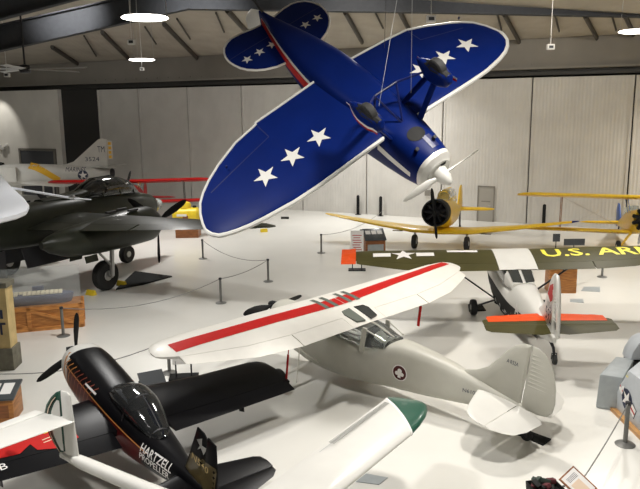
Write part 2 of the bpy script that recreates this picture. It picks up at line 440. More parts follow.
# purlin struts under the ceiling sheet (long and short ones alternate)
def on_ceiling(u, v, drop=.12):
    r = ray(u, v); k = (14.2-10.75)/25.8      # z = 10.75 + k*(-.2 - d)
    # CAMH + t*rz = 10.75 - .2*k - k*((t*r - WA).WN) - drop
    rn = V((r.x, r.y, 0)).dot(WN); an = WA.dot(WN)
    t = (10.75-.2*k+k*an-drop-CAMH)/(r.z+k*rn)
    return V((0, 0, CAMH)) + r*t
i = 0
for p, q, w_ in (((52, 47), (81, 66), .24), ((102, 32), (128, 58), .24), ((164, 24), (200, 61), .24), ((227, 10), (258, 44), .24), ((300, 12), (320, 44), .22), ((345, 12), (362, 42), .22), ((399, 10), (414, 40), .22), ((504, 14), (520, 43), .2), ((585, 16), (597, 38), .2), ((625, 16), (634, 34), .2),
                 ((84, 36), (96, 56), .09), ((145, 27), (156, 44), .09), ((177, 19), (190, 39), .09), ((216, 13), (224, 32), .09), ((375, 12), (383, 28), .09), ((497, 14), (501.5, 30), .09), ((555, 15), (559, 31), .09), ((612, 16), (616, 30), .09)):
    i += 1
    bx = MB(); bx.flatbar(on_ceiling(*p), on_ceiling(*q), w_*1.5, w_, (0, 0, 1)); struct(bx.build('trim_%d' % (10+i), 'purlin'))
# roof frame girders
def girder(name, p, q, hgt, wid, hgt2=None):
    p, q = V(p), V(q); ax = (q-p).normalized(); sd = V((-ax.y, ax.x, 0)).normalized(); h2 = hgt2 or hgt
    bx = MB()
    def slab(w, z0, z1, z0b, z1b):
        bx.hexa([p-sd*w/2+V((0, 0, z0)), q-sd*w/2+V((0, 0, z0b)), q+sd*w/2+V((0, 0, z0b)), p+sd*w/2+V((0, 0, z0)),
                 p-sd*w/2+V((0, 0, z1)), q-sd*w/2+V((0, 0, z1b)), q+sd*w/2+V((0, 0, z1b)), p+sd*w/2+V((0, 0, z1))])
    slab(wid*.12, 0, hgt, 0, h2); slab(wid, 0, .06, 0, .06); slab(wid, hgt-.06, hgt, h2-.06, h2)
    return struct(bx.build(name, 'beam'))
girder('trim_50', atY(-60, 65, 33), atY(190, 9, 34), 1.15, .55)
girder('trim_51', atY(184, 9.5, 34), atY(420, 13, 35), 1.2, .55)
girder('trim_52', atY(418, 13, 35), atY(760, 20, 36), 1.2, .55)
girder('trim_53', atY(-60, 36, 25), atY(110, -9, 26.5), 1.1, .5)

# ------------------------------------------------------------------ high-wing liaison airplanes
O1_WING = [(0, -.02, -1.72, 0), (.6, -.02, -1.74, 0), (2.4, -.03, -1.80, .03), (3.6, -.07, -1.68, .05), (4.5, -.10, -1.42, .08), (5.0, -.15, -1.25, .09), (5.25, -.2, -1.10, .10), (5.42, -.33, -.93, .105), (5.5, -.5, -.75, .11)]
def o1(cfg):
    pos = cfg['pos']; R = rotm(*[radians(a) for a in cfg['rot']])
    root = thing(cfg['name'], cfg['label'], 'airplane')
    wm, bm_, tm = cfg['wing'], cfg['body'], cfg['tail']
    INC = .085
    def st(y0, y1, n=5): return stations(O1_WING, y0, y1, n)
    for s in (1, -1):
        w = wing(wing(MB(), st(0.0, .61, 2), s, .125, 0, 1, slope=INC), st(.61, 5.5, 10), s, .125, 0, .76, slope=INC).build('wing', [wm], root)
        wing(MB(), st(.62, 2.35, 4), s, .125, .765, 1, slope=INC).build('flap', [wm], root)
        wing(MB(), st(2.38, 5.1, 5), s, .125, .765, 1, slope=INC).build('aileron', [wm], root)
        if cfg['tip']: decal('wing_tip_paint', [[(.05, 5.12), (-1.5, 5.12), (-1.5, 5.6), (.05, 5.6)]], (0, 0, 0), (1, 0, 0), (0, s, 0), (0, 0, -1), [w], cfg['tip'], w, .008, .3)
        cfg.setdefault('wings', {})[s] = w
        bx = MB(); bx.flatbar((-.55, s*.46, -1.55), (-.62, s*2.35, -.1), .12, .05, (1, 0, 0)); bx.flatbar((-.58, s*1.7, -.55), (-.95, s*1.75, -.13), .05, .025, (1, 0, 0))
        bx.build('wing_strut', cfg['strut'], root)
    if cfg['centre']:
        decal('cabin_roof_panel', [[(.0, -.60), (-1.74, -.60), (-1.74, .60), (.0, .60)]], (0, 0, 0), (1, 0, 0), (0, 1, 0), (0, 0, -1), [cfg['wings'][1], cfg['wings'][-1]], cfg['centre'], root, .012, .1)
    # fuselage below the sills and tail cone
    secs = [(1.52, -1.35, -.62, .36, 2.3), (1.42, -1.42, -.55, .44, 2.6), (.7, -1.62, -.48, .50, 3), (.15, -1.72, -.46, .52, 3.4), (-.2, -1.76, -.62, .52, 3.6), (-.7, -1.75, -.67, .52, 3.8), (-1.6, -1.66, -.67, .50, 3.8),
            (-2.2, -1.55, -.62, .47, 3.6), (-2.7, -1.45, -.27, .42, 3.2), (-3.2, -1.37, -.25, .37, 3), (-4.1, -1.20, -.28, .28, 2.8), (-5.0, -1.0, -.40, .17, 2.6), (-5.8, -.80, -.50, .08, 2.4), (-6.05, -.72, -.54, .05, 2.4)]
    fus = loft(MB(), secs, 28, 4).build('fuselage', [bm_], root)
    # cabin glass with frame pillars
    cab = loft(MB(), [(.22, -.70, -.44, .40, 4), (-.12, -.70, -.10, .44, 4), (-.5, -.72, -.06, .46, 4), (-1.72, -.70, -.15, .45, 4), (-1.95, -.68, -.17, .42, 4), (-2.52, -.55, -.30, .36, 3)], 28, 3).build('cabin' if cfg['darkglass'] else 'cabin_glass', [bm_ if cfg['darkglass'] else 'glass'], root)
    if cfg['darkglass']:
        for s in (1, -1):
            q = [(-1.80, s*.045, -.115), (-1.80, s*.36, -.13), (-2.42, s*.33, -.275), (-2.52, s*.045, -.285)]
            MB().hexa([(x, y, z-.02) for x, y, z in q] + [(x, y, z+.02) for x, y, z in q]).build('rear_window', 'panedark', cab)
            decal('side_window', [rect(-1.75, -.6, -1.0, -.2), rect(-.9, -.6, -.1, -.22)], (0, s*3, 0), (1, 0, 0), (0, 0, 1), (0, -s, 0), [cab], 'panedark', cab, .008, .1)
        decal('windshield', [[(-.36, -.55), (.36, -.55), (.38, -.15), (-.38, -.15)]], (4, 0, 0), (0, 1, 0), (0, 0, 1), (-1, 0, 0), [cab], 'panedark', cab, .008, .1)
    for s in (() if cfg['darkglass'] else (1, -1)):
        for x, w in ((-1.93, .12), (-.82, .05)):
            bx = MB(); bx.hexa([(x-w/2, s*.47, -.72), (x+w/2, s*.47, -.72), (x+w/2, s*.52, -.72), (x-w/2, s*.52, -.72), (x-w/2, s*.42, -.12), (x+w/2, s*.42, -.12), (x+w/2, s*.47, -.12), (x-w/2, s*.47, -.12)]); bx.build('window_pillar', [bm_], root)
        MB().tube([(.2, s*.42, -.5), (-.1, s*.46, -.08)], .02).build('windshield_frame', [bm_], root)
        MB().tube([(-1.93, s*.45, -.14), (-2.5, s*.36, -.29)], .018).build('rear_window_frame', [bm_], root)
    if not cfg['darkglass']: MB().tube([(-1.78, 0, -.12), (-1.95, 0, -.14), (-2.5, 0, -.27)], .02).build('rear_window_frame', [bm_], root)
    for x in (-.55, -1.5):
        bx = MB(); bx.box((x, 0, -1.0), (.5, .5, .12)); bx.box((x-.26, 0, -.72), (.1, .48, .6), Matrix.Rotation(-.15, 3, 'Y')); bx.build('seat', 'mattblack', root)
    # nose
    sp = MB().lathe([(.005, 1.95), (.06, 1.92), (.11, 1.83), (.13, 1.66), (.13, 1.52), (.1, 1.5)], (0, 0, cfg['pz']), 'X', 20).build('spinner', cfg['spin'], root)
    bx = MB()
    for d in (1, -1): blade(bx, (1.75, 0, cfg['pz']), (0, d, -.03*d), (1, 0, 0), 1.1, .25, .9)
    bx.build('propeller', 'mattblack', root)
    bx = MB()
    for s in (1, -1): bx.box((1.5, s*.22, -.83), (.06, .22, .16))
    bx.build('air_intake', 'mattblack', fus)
    MB().tube([(1.1, .25, -1.5), (1.05, .27, -1.72), (.95, .28, -1.85)], .05, 10).build('exhaust', 'gunmetal', root)
    # landing gear
    for s in (1, -1):
        zg = body_z(pos, R, cfg['gx'], s*cfg['gy'], .27)
        bx = MB(); bx.flatbar((-.2, s*.38, -1.7), (cfg['gx'], s*(cfg['gy']-.12), zg+.06), .13, .04, (1, 0, 0)); bx.build('gear_leg', cfg['strut'], root)
        wheel(MB(), (cfg['gx'], s*cfg['gy'], zg), .27, .2).build('main_wheel', ['rubber', 'steel'], root)
    zt = body_z(pos, R, -6.15, 0, .13+cfg['tailpad']) if not cfg['sq'] else -1.12
    MB().tube([(-5.7, 0, -.8), (-6.0, 0, -.86), (-6.1, 0, zt+.08)], [.05, .04, .03]).build('tail_spring', 'gunmetal', root)
    bx = MB(); wheel(bx, (-6.15, 0, zt), .13, .1); bx.tube([(-6.1, .07, zt), (-6.1, .06, zt+.16), (-6.1, -.06, zt+.16), (-6.1, -.07, zt)], .018, m=1); bx.build('tail_wheel', ['rubber', 'gunmetal'], root)
    # tail
    fin_p = [(-3.86, -.42), (-4.45, -.34), (-4.8, -.19), (-5.05, -.02), (-5.28, .28), (-5.42, .50), (-5.6, .68), (-5.77, .77), (-5.93, .79), (-5.90, -.56), (-5.0, -.5)]
    rud_p = [(-5.955, .79), (-6.08, .78), (-6.25, .70), (-6.4, .54), (-6.5, .36), (-6.58, .05), (-6.62, -.25), (-6.60, -.45), (-6.5, -.58), (-6.3, -.62), (-5.92, -.62)]
    fin_p = [(x, z+cfg['fz']*max(0, z+.4)) for x, z in fin_p]; rud_p = [(x, z+cfg['fz']*max(0, z+.4)) for x, z in rud_p]
    if cfg['sq']: rud_p = [(-5.955+(x+5.955)*.62, max(z, -.5)) for x, z in rud_p if z > -.6]
    fin = MB().plate(fin_p, .1).build('fin', [cfg['finmat']], root)
    bx = MB().plate(rud_p, .085, edge=.03 if cfg['sq'] else .06)
    for i in range(9):
        z = .62-.085*i; x1 = -6.0; x0 = -6.28-.035*i if not cfg['sq'] else -6.1-.02*i
        for s in (1, -1): bx.tube([(x0, s*.028, z), (x1, s*.043, z)], .012, 6)
    rud = bx.build('rudder', [cfg['finmat']], root)
    zs = cfg['zs']; hsp = cfg['hs']
    STB = [(.05, -4.93, -5.86, zs), (hsp*.35, -5.06, -5.86, zs), (hsp*.7, -5.22, -5.86, zs), (hsp*.85, -5.33, -5.86, zs), (hsp*.95, -5.48, -5.86, zs), (hsp, -5.72, -5.86, zs)]
    ELV = [(.09, -5.88, -6.38, zs), (.2, -5.88, -6.52, zs), (hsp*.55, -5.88, -6.48, zs), (hsp*.8, -5.88, -6.38, zs), (hsp*.93, -5.88, -6.2, zs), (hsp, -5.88, -5.99, zs)]
    if cfg['sq']:
        STB = [(.05, -4.88, -5.45, zs), (hsp*.6, -5.0, -5.45, zs), (hsp*.96, -5.1, -5.45, zs), (hsp, -5.16, -5.45, zs)]; ELV = [(.1, -5.465, -6.05, zs), (hsp*.2, -5.465, -6.12, zs), (hsp*.93, -5.465, -5.92, zs), (hsp*.985, -5.465, -5.82, zs)]
    for s in (1, -1):
        so = wing(MB(), stations(STB, .05, hsp, 6), s, .09, camber=0).build('stabilizer', [cfg['stab']], root)
        if cfg['sq']: decal('orange_band', [[(-4.7, .02), (-5.27, .02), (-5.30, hsp-.14), (-4.9, hsp-.14)]], (0, 0, 2), (1, 0, 0), (0, s, 0), (0, 0, -1), [so], 'orange', so, .006, .15)
        e = wing(MB(), stations(ELV, .09, hsp, 6), s, .1, camber=0)
        a = cfg['droop']
        hx = 5.465 if cfg['sq'] else 5.88
        e.v = [((x+hx)*cos(a)-hx, y, zs + (z-zs) + (x+hx)*sin(a)) for x, y, z in e.v]
        e.build('elevator', [cfg['elev']], root)
        cfg.setdefault('done', 1)
    return root, R, fus, fin, rud, cfg['wings']

PA = (0.0, 17.76, 2.11)
cfgA = dict(name='high_wing_airplane', label='white high-wing airplane with a red stripe along its wing, centre of the hall', pos=PA, rot=(136, 7.3, 0), wing='o1white', body='o1grey', tail='o1white',
            tip=None, strut='o1white', centre=None, darkglass=False, spin='mattblack', tailpad=.05, finmat='o1grey', zs=-.57, hs=1.38, stab='white', elev='white', droop=.16, gx=-.25, gy=1.58, pz=-.82, fz=0, sq=False)
rA, RA, fusA, finA, rudA, wA = o1(cfgA)
allA = [wA[1], wA[-1]]
for s in (1, -1):
    y1 = 5.08
    decal('red_stripe', [[(-.50, .02 if s > 0 else 0), (-.86, .02 if s > 0 else 0), (-.82, y1), (-.50, y1)]] if s > 0 else [[(-.50, 0), (-.86, 0), (-.52, 5.2), (-.27, 5.15)]], (0, 0, 0), (1, 0, 0), (0, s, 0), (0, 0, -1), [wA[s]], 'red', wA[s], .006, .25)
for y in (.62, .30, -.22, -.52):
    s = 1 if y > 0 else -1
    decal('roof_slot', [rect(-.86, y-.07, -.26, y+.07)], (0, 0, 0), (1, 0, 0), (0, 1, 0), (0, 0, -1), [wA[s]], 'paneolive', wA[s], .012, .2)
for s in (1, -1):
    q = [(-1.08, s*.09, .035), (-1.12, s*.40, .03), (-1.26, s*.46, .005), (-1.62, s*.38, -.072), (-1.66, s*.11, -.078)]
    if s < 0: q = q[::-1]
    MB().rings([[V((x, y, z-.03)) for x, y, z in q], [V((x, y, z+.008)) for x, y, z in q]]).build('skylight', 'panedark' if s < 0 else 'paneolive', rA)
# emblem and registration on the left side, small code on the fin
D = (0, -1, 0)
decal('emblem', [disc(.2)], (-3.05, 2, -.87), (-1, 0, 0), (0, 0, 1), D, [fusA], 'paper', fusA, .006, .1)
decal('emblem', [disc(.175)], (-3.05, 2, -.87), (-1, 0, 0), (0, 0, 1), D, [fusA], 'maroon', fusA, .010, .1)
decal('emblem', [disc(.06, 0, .05, 12), disc(.05, -.07, -.02, 12), disc(.05, .07, -.02, 12), rect(-.04, -.12, .04, 0)], (-3.05, 2, -.87), (-1, 0, 0), (0, 0, 1), D, [fusA], 'paper', fusA, .014, .1)
lettering('registration', 'N61072', .085, (-4.85, 2, -.66), (-1, 0, .12), (.12, 0, 1), D, [fusA], 'navyink', fusA, .42)
lettering('fin_code', 'A R52A', .085, (-5.60, 1, .30), (-1, 0, .0), (0, 0, 1), D, [finA], 'navyink', finA, .27)
# ribbons hanging below the trailing edge, pitot
for y, h, mm in ((2.55, .95, 'red'), (2.2, .9, 'o1white')):
    bx = MB(); bx.tube([(-1.5, y, -.2), (-1.5, y, -.3-h)], .012, 6, 0)
    if mm == 'red': bx.box((-1.5, y, -.8), (.05, .02, .8), None, 0)
    bx.build('warning_streamer' if mm == 'red' else 'tie_down_cord', mm, rA)
for y in (-2.3,):
    MB().box((-1.6, y, -.55), (.08, .02, .6)).build('warning_streamer', 'red', rA)
settle(rA, PA, RA, (-.45, 0, body_z(PA, RA, -.45, 0, 0)))

PB = (6.342, 23.147, 2.195)
cfgB = dict(name='high_wing_airplane', label='white airplane with olive wings lettered U.S. ARMY, tail towards us at the right', pos=PB, rot=(86.6, 5.2, -1.29), wing='olive', body='white', tail='olive',
            tip='orange', strut='gunmetal', centre='white', darkglass=True, spin='olive', tailpad=.0, finmat='white', zs=-.42, hs=1.70, stab='olive', elev='olive', droop=.03, gx=-.45, gy=1.18, pz=-.97, fz=.28, sq=True)
rB, RB, fusB, finB, rudB, wB = o1(cfgB)
UP = (0, 0, -1)
lettering('wing_lettering', 'U.S. ARMY', .62, (-.72, -3.1, 0), (0, -1, 0), (1, 0, 0), UP, [wB[-1]], 'letteryellow', wB[-1], 4.3, .010, .02)
decal('star_insignia', [star(.42)], (-.72, 3.55, 0), (0, -1, 0), (1, 0, 0), UP, [wB[1]], 'paper', wB[1], .010, .2)
decal('star_insignia', [rect(-1.0, -.14, -.42, .14), rect(.42, -.14, 1.0, .14)], (-.72, 3.55, 0), (0, -1, 0), (1, 0, 0), UP, [wB[1]], 'paper', wB[1], .010, .2)
decal('white_patch', [rect(-.5, -.1, .5, .1)], (-.45, 1.6, 0), (0, -1, 0), (1, 0, 0), UP, [wB[1]], 'paper', wB[1], .010, .2)
for o, c in ((finB, -5.35), (rudB, -6.2)): pass
decal('red_diamond', [[(-5.55, .70), (-5.90, .88), (-5.90, .42), (-5.66, .28), (-5.38, .42)]], (0, 1, 0), (1, 0, 0), (0, 0, 1), (0, -1, 0), [finB], 'redink', finB, .008, .2)
lettering('fin_number', '592', .36, (-5.55, 1, -.12), (-1, 0, 0), (0, 0, 1), (0, -1, 0), [finB], 'navyink', finB, .55)
lettering('fin_code', 'U.S.A.', .16, (-5.62, 1, .17), (-1, 0, 0), (0, 0, 1), (0, -1, 0), [finB], 'navyink', finB, .42)
lettering('side_letter', 'A', .42, (-3.3, 2, -.85), (-1, 0, 0), (0, 0, 1), (0, -1, 0), [fusB], 'paper', fusB, .4, .012)
for s in (1, -1):
    decal('dark_belly_patch', [[(1.4, -1.1), (-.2, -1.0), (-2.6, -.95), (-4.6, -.75), (-5.0, -1.1), (-2.7, -1.6), (0, -1.9), (1.4, -1.6)]], (0, s*2, 0), (1, 0, 0), (0, 0, 1), (0, -s, 0), [fusB], 'mattblack', fusB, .006, .3)  # black areas laid over the lower fuselage sides
settle(rB, PB, RB, (-.45, 0, body_z(PB, RB, -.45, 0, 0)))

# ------------------------------------------------------------------ blue star airplane hanging in a bank
PL = (1.4952, 12.919, 6.5996); RL = rotm(-.7668, -.5716, 3.7584)
rL = thing('stunt_airplane', 'blue low-wing airplane with white stars hung from the roof, belly towards us', 'airplane')
BW_L = [(.0, 0, -2.02, 0), (.5, 0, -2.02, .045), (1.35, -.01, -2.03, .122), (1.88, -.02, -2.04, .17), (1.90, -.02, -2.0, .172), (2.43, -.06, -1.93, .22), (2.96, -.15, -1.74, .268), (3.28, -.22, -1.58, .297), (3.52, -.30, -1.42, .318), (3.68, -.37, -1.27, .333), (3.80, -.44, -1.08, .343), (3.88, -.55, -.88, .35), (3.91, -.64, -.75, .352)]
BW_R = [(.0, 0, -2.02, 0), (.5, 0, -2.02, .045), (1.35, -.02, -2.03, .122), (1.9, -.04, -2.0, .17), (2.3, -.07, -1.84, .208), (2.71, -.15, -1.63, .245), (2.95, -.23, -1.48, .267), (3.12, -.33, -1.32, .28), (3.25, -.46, -1.08, .292), (3.31, -.6, -.88, .298), (3.33, -.7, -.78, .30)]
TK = .07
for s, tab in ((1, BW_L), (-1, BW_R)):
    ymax = tab[-1][0]
    def pk(c, tab=tab, ymax=ymax, s=s):
        y = abs(c.y); le, te, z = lerp_tab(tab, min(y, ymax))
        return 0
    fr = [0, .004, .015, .042, .08, .16, .27, .4, .55, .7, .85, .94, .98, 1]
    w = wing(MB(), stations(tab, .0, ymax, 16), s, .10, 0, 1, .01, pk, fr=fr).build('wing', ['blue', 'white'], rL)
    for k in range(3):
        y = 1.253+.6146*k
        decal('white_star', [star(.235, 0, 0, -pi/2)], (-.843, s*y, 0), (0, 1, 0), (1, 0, 0), (0, 0, 1), [w], 'white', w, .006, .15)
    path = [(le-.012, y, z) for y, le, te, z in stations(tab, .38, ymax, 30)] + [(te+.012, y, z) for y, le, te, z in stations(tab, .45, ymax, 30)[::-1]]
    n_ = 31
    MB().tube([(x, s*y, z) for x, y, z in path], [.042 if i < len(path)//2 else .026 for i in range(len(path))], 8).build('edge_trim', 'white', w)
    # aileron gap lines
    for l in strip([(-1.55, 1.9), (-1.3, ymax-.5)], .02) + strip([(-1.55, 1.9), (-2.0, 1.9)], .02):
        decal('aileron_gap', [l], (0, 0, 0), (1, 0, 0), (0, s, 0), (0, 0, 1), [w], 'bluedark', w, .004, .3)
    bx = MB(); bx.box((-1.5, s*2.9, .27-.12), (.03, .03, .05)); bx.build('hinge', 'bluedark', w)
def pkf(c):
    return 0
secs = [(1.02, .14, .66, .27, 2.2), (.94, .02, .78, .37, 2.4), (.55, -.06, .86, .43, 2.8), (.1, -.13, .92, .47, 3.2), (-.8, -.15, 1.05, .50, 3.6), (-1.7, -.14, 1.0, .52, 3.8), (-2.4, -.12, .85, .48, 3.6), (-3.2, -.06, .74, .36, 3.2), (-3.9, .0, .66, .20, 2.8), (-4.45, .04, .60, .06, 2.4)]
fusL = loft(MB(), secs, 32, 5, pick=lambda c: 1 if c.x > .86 else 0).build('fuselage', ['blue', 'white'], rL)
# red and white stripe on each side of the hull
for s in (1, -1):
    for m_, a, b, o_ in (('white', .10, .42, .006), ('red', .17, .42, .011)):
        decal('side_stripe', [[(-4.4, .16), (-3, a), (-1.98, a), (-1.98, b), (-3, b), (-4.4, .34)]], (0, s*2, 0), (1, 0, 0), (0, 0, 1), (0, -s, 0), [fusL], m_, fusL, o_, .3)
    decal('side_stripe', [[(-.1, .20), (.5, .30), (.72, .34), (.72, .46), (.4, .42), (-.1, .36)]], (0, s*2, 0), (1, 0, 0), (0, 0, 1), (0, -s, 0), [fusL], 'white', fusL, .008, .2)
decal('chin_scoop', [disc(.14, 0, 0, 20)], (.38, -.02, -2), (1, 0, 0), (0, 1.3, 0), (0, 0, 1), [fusL], 'mattblack', fusL, .008, .1)
MB().lathe([(.13, -.06), (.15, .0), (.12, .02)], (.36, -.02, .02), 'Z', 18, capped=False).build('scoop_rim', 'steel', fusL)
decal('oil_door', [rect(.5, -.22, .78, -.05)], (0, 0, -2), (1, 0, 0), (0, 1, 0), (0, 0, 1), [fusL], 'bluedark', fusL, .008, .1)
MB().tube([(.55, .18, .12), (.62, .19, -.02), (.66, .2, -.1)], .035).build('exhaust', 'gunmetal', rL)
MB().tube([(.55, -.20, .12), (.62, -.21, -.02), (.66, -.22, -.1)], .035).build('exhaust', 'gunmetal', rL)
MB().box((1.0, -.1, .24), (.05, .12, .07)).build('cowl_inlet', 'mattblack', fusL)
MB().lathe([(.03, 0), (.05, .02), (.03, .05)], (-2.35, -.1, -.11), 'Z', 12).build('belly_light', 'white', fusL)
loft(MB(), [(-.45, .85, 1.0, .3, 2.2), (-.8, .85, 1.32, .33, 2.2), (-1.4, .85, 1.36, .32, 2.2), (-2.0, .8, 1.0, .22, 2.2)], 20, 4).build('canopy', 'glassdark', rL)
MB().lathe([(.005, 1.36), (.06, 1.33), (.12, 1.22), (.155, 1.08), (.16, 1.0)], (0, 0, .40), 'X', 22).build('spinner', 'white', rL)
bx = MB()
for d in (1, -1): blade(bx, (1.1, 0, .40), (0, d, -.05*d), (1, 0, 0), .92, .17, .6)
bx.build('propeller', 'white', rL)
# tail
ST_L = [(.02, -3.05, -4.44, .365), (.25, -3.09, -4.46, .365), (.58, -3.15, -4.53, .365), (.8, -3.25, -4.54, .365), (.95, -3.36, -4.49, .365), (1.08, -3.50, -4.40, .365), (1.16, -3.64, -4.28, .365), (1.21, -3.80, -4.15, .365), (1.23, -3.93, -4.03, .365)]
for s in (1, -1):
    def pk(c, ymax=1.23):
        y = abs(c.y); le, te, z = lerp_tab(ST_L, min(y, ymax)); return 0
    w = wing(MB(), stations(ST_L, .02, 1.23, 10), s, .05, 0, 1, 0, pk, fr=[0, .008, .035, .1, .25, .4, .6, .8, .9, .965, 1]).build('stabilizer', ['blue', 'white'], rL)
    for k in range(3):
        decal('white_star', [star(.125, 0, 0, -pi/2)], (-3.74, s*(.285+.32*k), 0), (0, 1, 0), (1, 0, 0), (0, 0, 1), [w], 'white', w, .005, .1)
    path = [(le-.01, y, z) for y, le, te, z in stations(ST_L, .3, 1.23, 16)] + [(te+.01, y, z) for y, le, te, z in stations(ST_L, .1, 1.23, 16)[::-1]]
    MB().tube([(x, s*y, z) for x, y, z in path], .022, 8).build('edge_trim', 'white', w)
    for l in strip([(-4.0, .1), (-4.0, 1.2)], .014): decal('elevator_gap', [l], (0, 0, 0), (1, 0, 0), (0, s, 0), (0, 0, 1), [w], 'bluedark', w, .004, .3)
MB().plate([(-3.6, .55), (-4.05, .95), (-4.4, 1.35), (-4.56, 1.4), (-4.56, .1), (-4.3, .1)], .08).build('fin', ['blue'], rL)
MB().plate([(-4.58, 1.42), (-4.8, 1.38), (-5.0, 1.2), (-5.2, .98), (-5.26, .75), (-5.12, .5), (-4.9, .25), (-4.58, .1)], .07).build('rudder', ['white'], rL)
MB().tube([(-4.4, 0, .05), (-4.65, 0, -.08), (-4.75, 0, -.14)], .03).build('tail_spring', 'gunmetal', rL)
wheel(MB(), (-4.78, 0, -.17), .09, .06).build('tail_wheel', ['rubber', 'steel'], rL)
# gear with spatted wheels
for s in (1, -1):
    g = V((.02, s*.777, -.80))
    bx = MB()
    bx.flatbar((.12, s*.36, -.05), g + V((.05, -s*.02, .05)), .13, .06, (1, 0, 0)); bx.flatbar((-.35, s*.36, -.08), g + V((-.1, -s*.02, .05)), .11, .05, (1, 0, 0))
    bx.build('gear_leg', 'blue', rL)
    bx = MB(); bx.tube([(-.38, s*.3, -.1), (-.42, s*.25, -.62), g + V((-.15, -s*.1, .0))], .022); bx.tube([(-.42, s*.25, -.62), (-.42, -s*.25, -.62)], .022); bx.tube([(-.42, s*.25, -.62), (.05, 0, -.1)], .018); bx.build('brace', 'bluedark', rL)
    ps = [(.47, -.86, -.80, .04, 2), (.40, -.97, -.70, .11, 2.1), (.2, -1.0, -.62, .155, 2.3), (-.05, -.99, -.60, .16, 2.3), (-.25, -.95, -.64, .12, 2.2), (-.45, -.88, -.72, .06, 2), (-.55, -.83, -.78, .02, 2)]
    ps = [(.03+(x-.03)*.84, *q) for x, *q in ps]
    sp = loft(MB(), ps, 20, 4, y0=s*.777, pick=lambda c: 0).build('wheel_spat', ['blue'], rL)
    decal('spat_opening', [[(.3, -.1), (.34, 0), (.3, .1), (0, .13), (-.22, .08), (-.26, 0), (-.22, -.08), (0, -.13)]], (.02, s*.777, -3), (1, 0, 0), (0, 1, 0), (0, 0, 1), [sp], 'mattblack', sp, .006, .1)
    decal('spat_stripe', [[(.42, -.84), (.2, -.80), (-.5, -.80), (-.5, -.76), (.2, -.755), (.42, -.79)]], (0, s*3, 0), (1, 0, 0), (0, 0, 1), (0, -s, 0), [sp], 'red', sp, .006, .15)
    decal('spat_stripe', [[(.42, -.88), (.2, -.85), (-.5, -.82), (-.5, -.80), (.2, -.80), (.42, -.84)]], (0, s*3, 0), (1, 0, 0), (0, 0, 1), (0, -s, 0), [sp], 'white', sp, .006, .15)
    wheel(MB(), (.05, s*.777, -.92), .20, .15).build('main_wheel', ['rubber', 'steel'], rL)
settle(rL, PL, RL, (-.8, 0, -.1))
# steel cables to the roof
def ceil_z(x, y):
    d = (V((x, y, 0))-WA).dot(WN); return min(14.2, 10.75 + (14.2-10.75)*(-.2-d)/25.8)
def cable(name, p, label, r=.011, cat='cable', top=None, group=None):
    p = V(p); zt = top if top else ceil_z(p.x, p.y)
    return tag(MB().tube([p, (p.x, p.y, zt)], r, 6).build(name, 'steel', None), label, cat, group)
for (u0, v0, Y0), (u1, v1, Y1), lab, mm in (((411, 93, 12.6), (412.5, -25, 12.6), 'thin pale steel cable rising beside the far wheel spat of the hanging blue airplane', 'plastic'), ((379, 106, 12.4), (402, -30, 12.6), 'slanting pale cable rising from the near gear frame of the hanging blue airplane', 'plastic'), ((384.5, 48, 13.5), (386.5, -25, 13.5), 'dark cable rising from the middle of the hanging blue airplane', 'gunmetal')):
    p = atY(u0, v0, Y0); q = atY(u1, v1, Y1); k = (ceil_z(p.x, p.y)-p.z)/(q.z-p.z)
    tag(MB().tube([p, p+(q-p)*k], .0045, 6).build('suspension_cable', 'steel' if mm == 'plastic' else mm), lab, 'cable')

# ------------------------------------------------------------------ black aerobatic airplane, lower left
PK = (-4.482, 13.564, 0.02); RK = rotm(radians(131.2), radians(12.71), radians(2.11))
rK = thing('aerobatic_airplane', 'glossy black aerobatic airplane with maroon sides and bubble canopy, lower left', 'airplane')
WZ = 1.24
KW = [(.0, .12, -1.62, WZ), (.6, .03, -1.62, WZ), (2.0, -.10, -1.58, WZ+.02), (3.3, -.12, -1.54, WZ+.04), (3.5, -.16, -1.52, WZ+.04), (3.62, -.26, -1.51, WZ+.04), (3.68, -.48, -1.50, WZ+.04)]
for s in (1, -1):
    w = wing(MB(), stations(KW, .0, 3.68, 9), s, .15, 0, .74, 0).build('wing', ['black'], rK)
    wing(MB(), stations(KW, .55, 3.62, 6), s, .15, .747, 1, 0).build('aileron', ['black'], rK)
    if s > 0: wKL = w
    MB().flatbar((-1.0, s*2.5, WZ-.1), (-1.15, s*2.5, WZ-.42), .2, .02, (1, 0, 0)).build('aileron_spade_arm', 'black', rK)
ail = [o for o in kids(rK) if o.name.startswith('aileron') and 'spade' not in o.name]
KW_T = [wKL] + ail
decal('red_star_field', [[(-.25, 2.9), (-1.0, 2.75), (-1.08, 2.5), (-.93, 2.33), (-1.1, 2.19), (-.94, 1.96), (-1.12, 1.9), (-1.22, 1.57), (-1.1, 1.15), (-.25, 1.2)]], (0, 0, 3), (1, 0, 0), (0, 1, 0), (0, 0, -1), KW_T, 'red', wKL, .008, .1)
decal('gold_flash', [[(-.68, 1.95), (-.80, 1.9), (-.78, 1.8), (-.66, 1.82)], [(-.62, 1.75), (-.78, 1.66), (-.76, 1.5), (-.6, 1.55)]], (0, 0, 3), (1, 0, 0), (0, 1, 0), (0, 0, -1), KW_T, 'letteryellow', wKL, .014, .1)
decal('pale_line', strip([(-.93, 1.75), (-.90, 1.58)], .02) + strip([(-1.0, 1.75), (-.97, 1.55)], .02), (0, 0, 3), (1, 0, 0), (0, 1, 0), (0, 0, -1), KW_T, 'cream', wKL, .014, .1)
lettering('wing_letter', 'B', .14, (-1.28, 2.52, 3), (0, -1, 0), (1, 0, 0), (0, 0, -1), KW_T, 'paper', wKL, .12, .010)
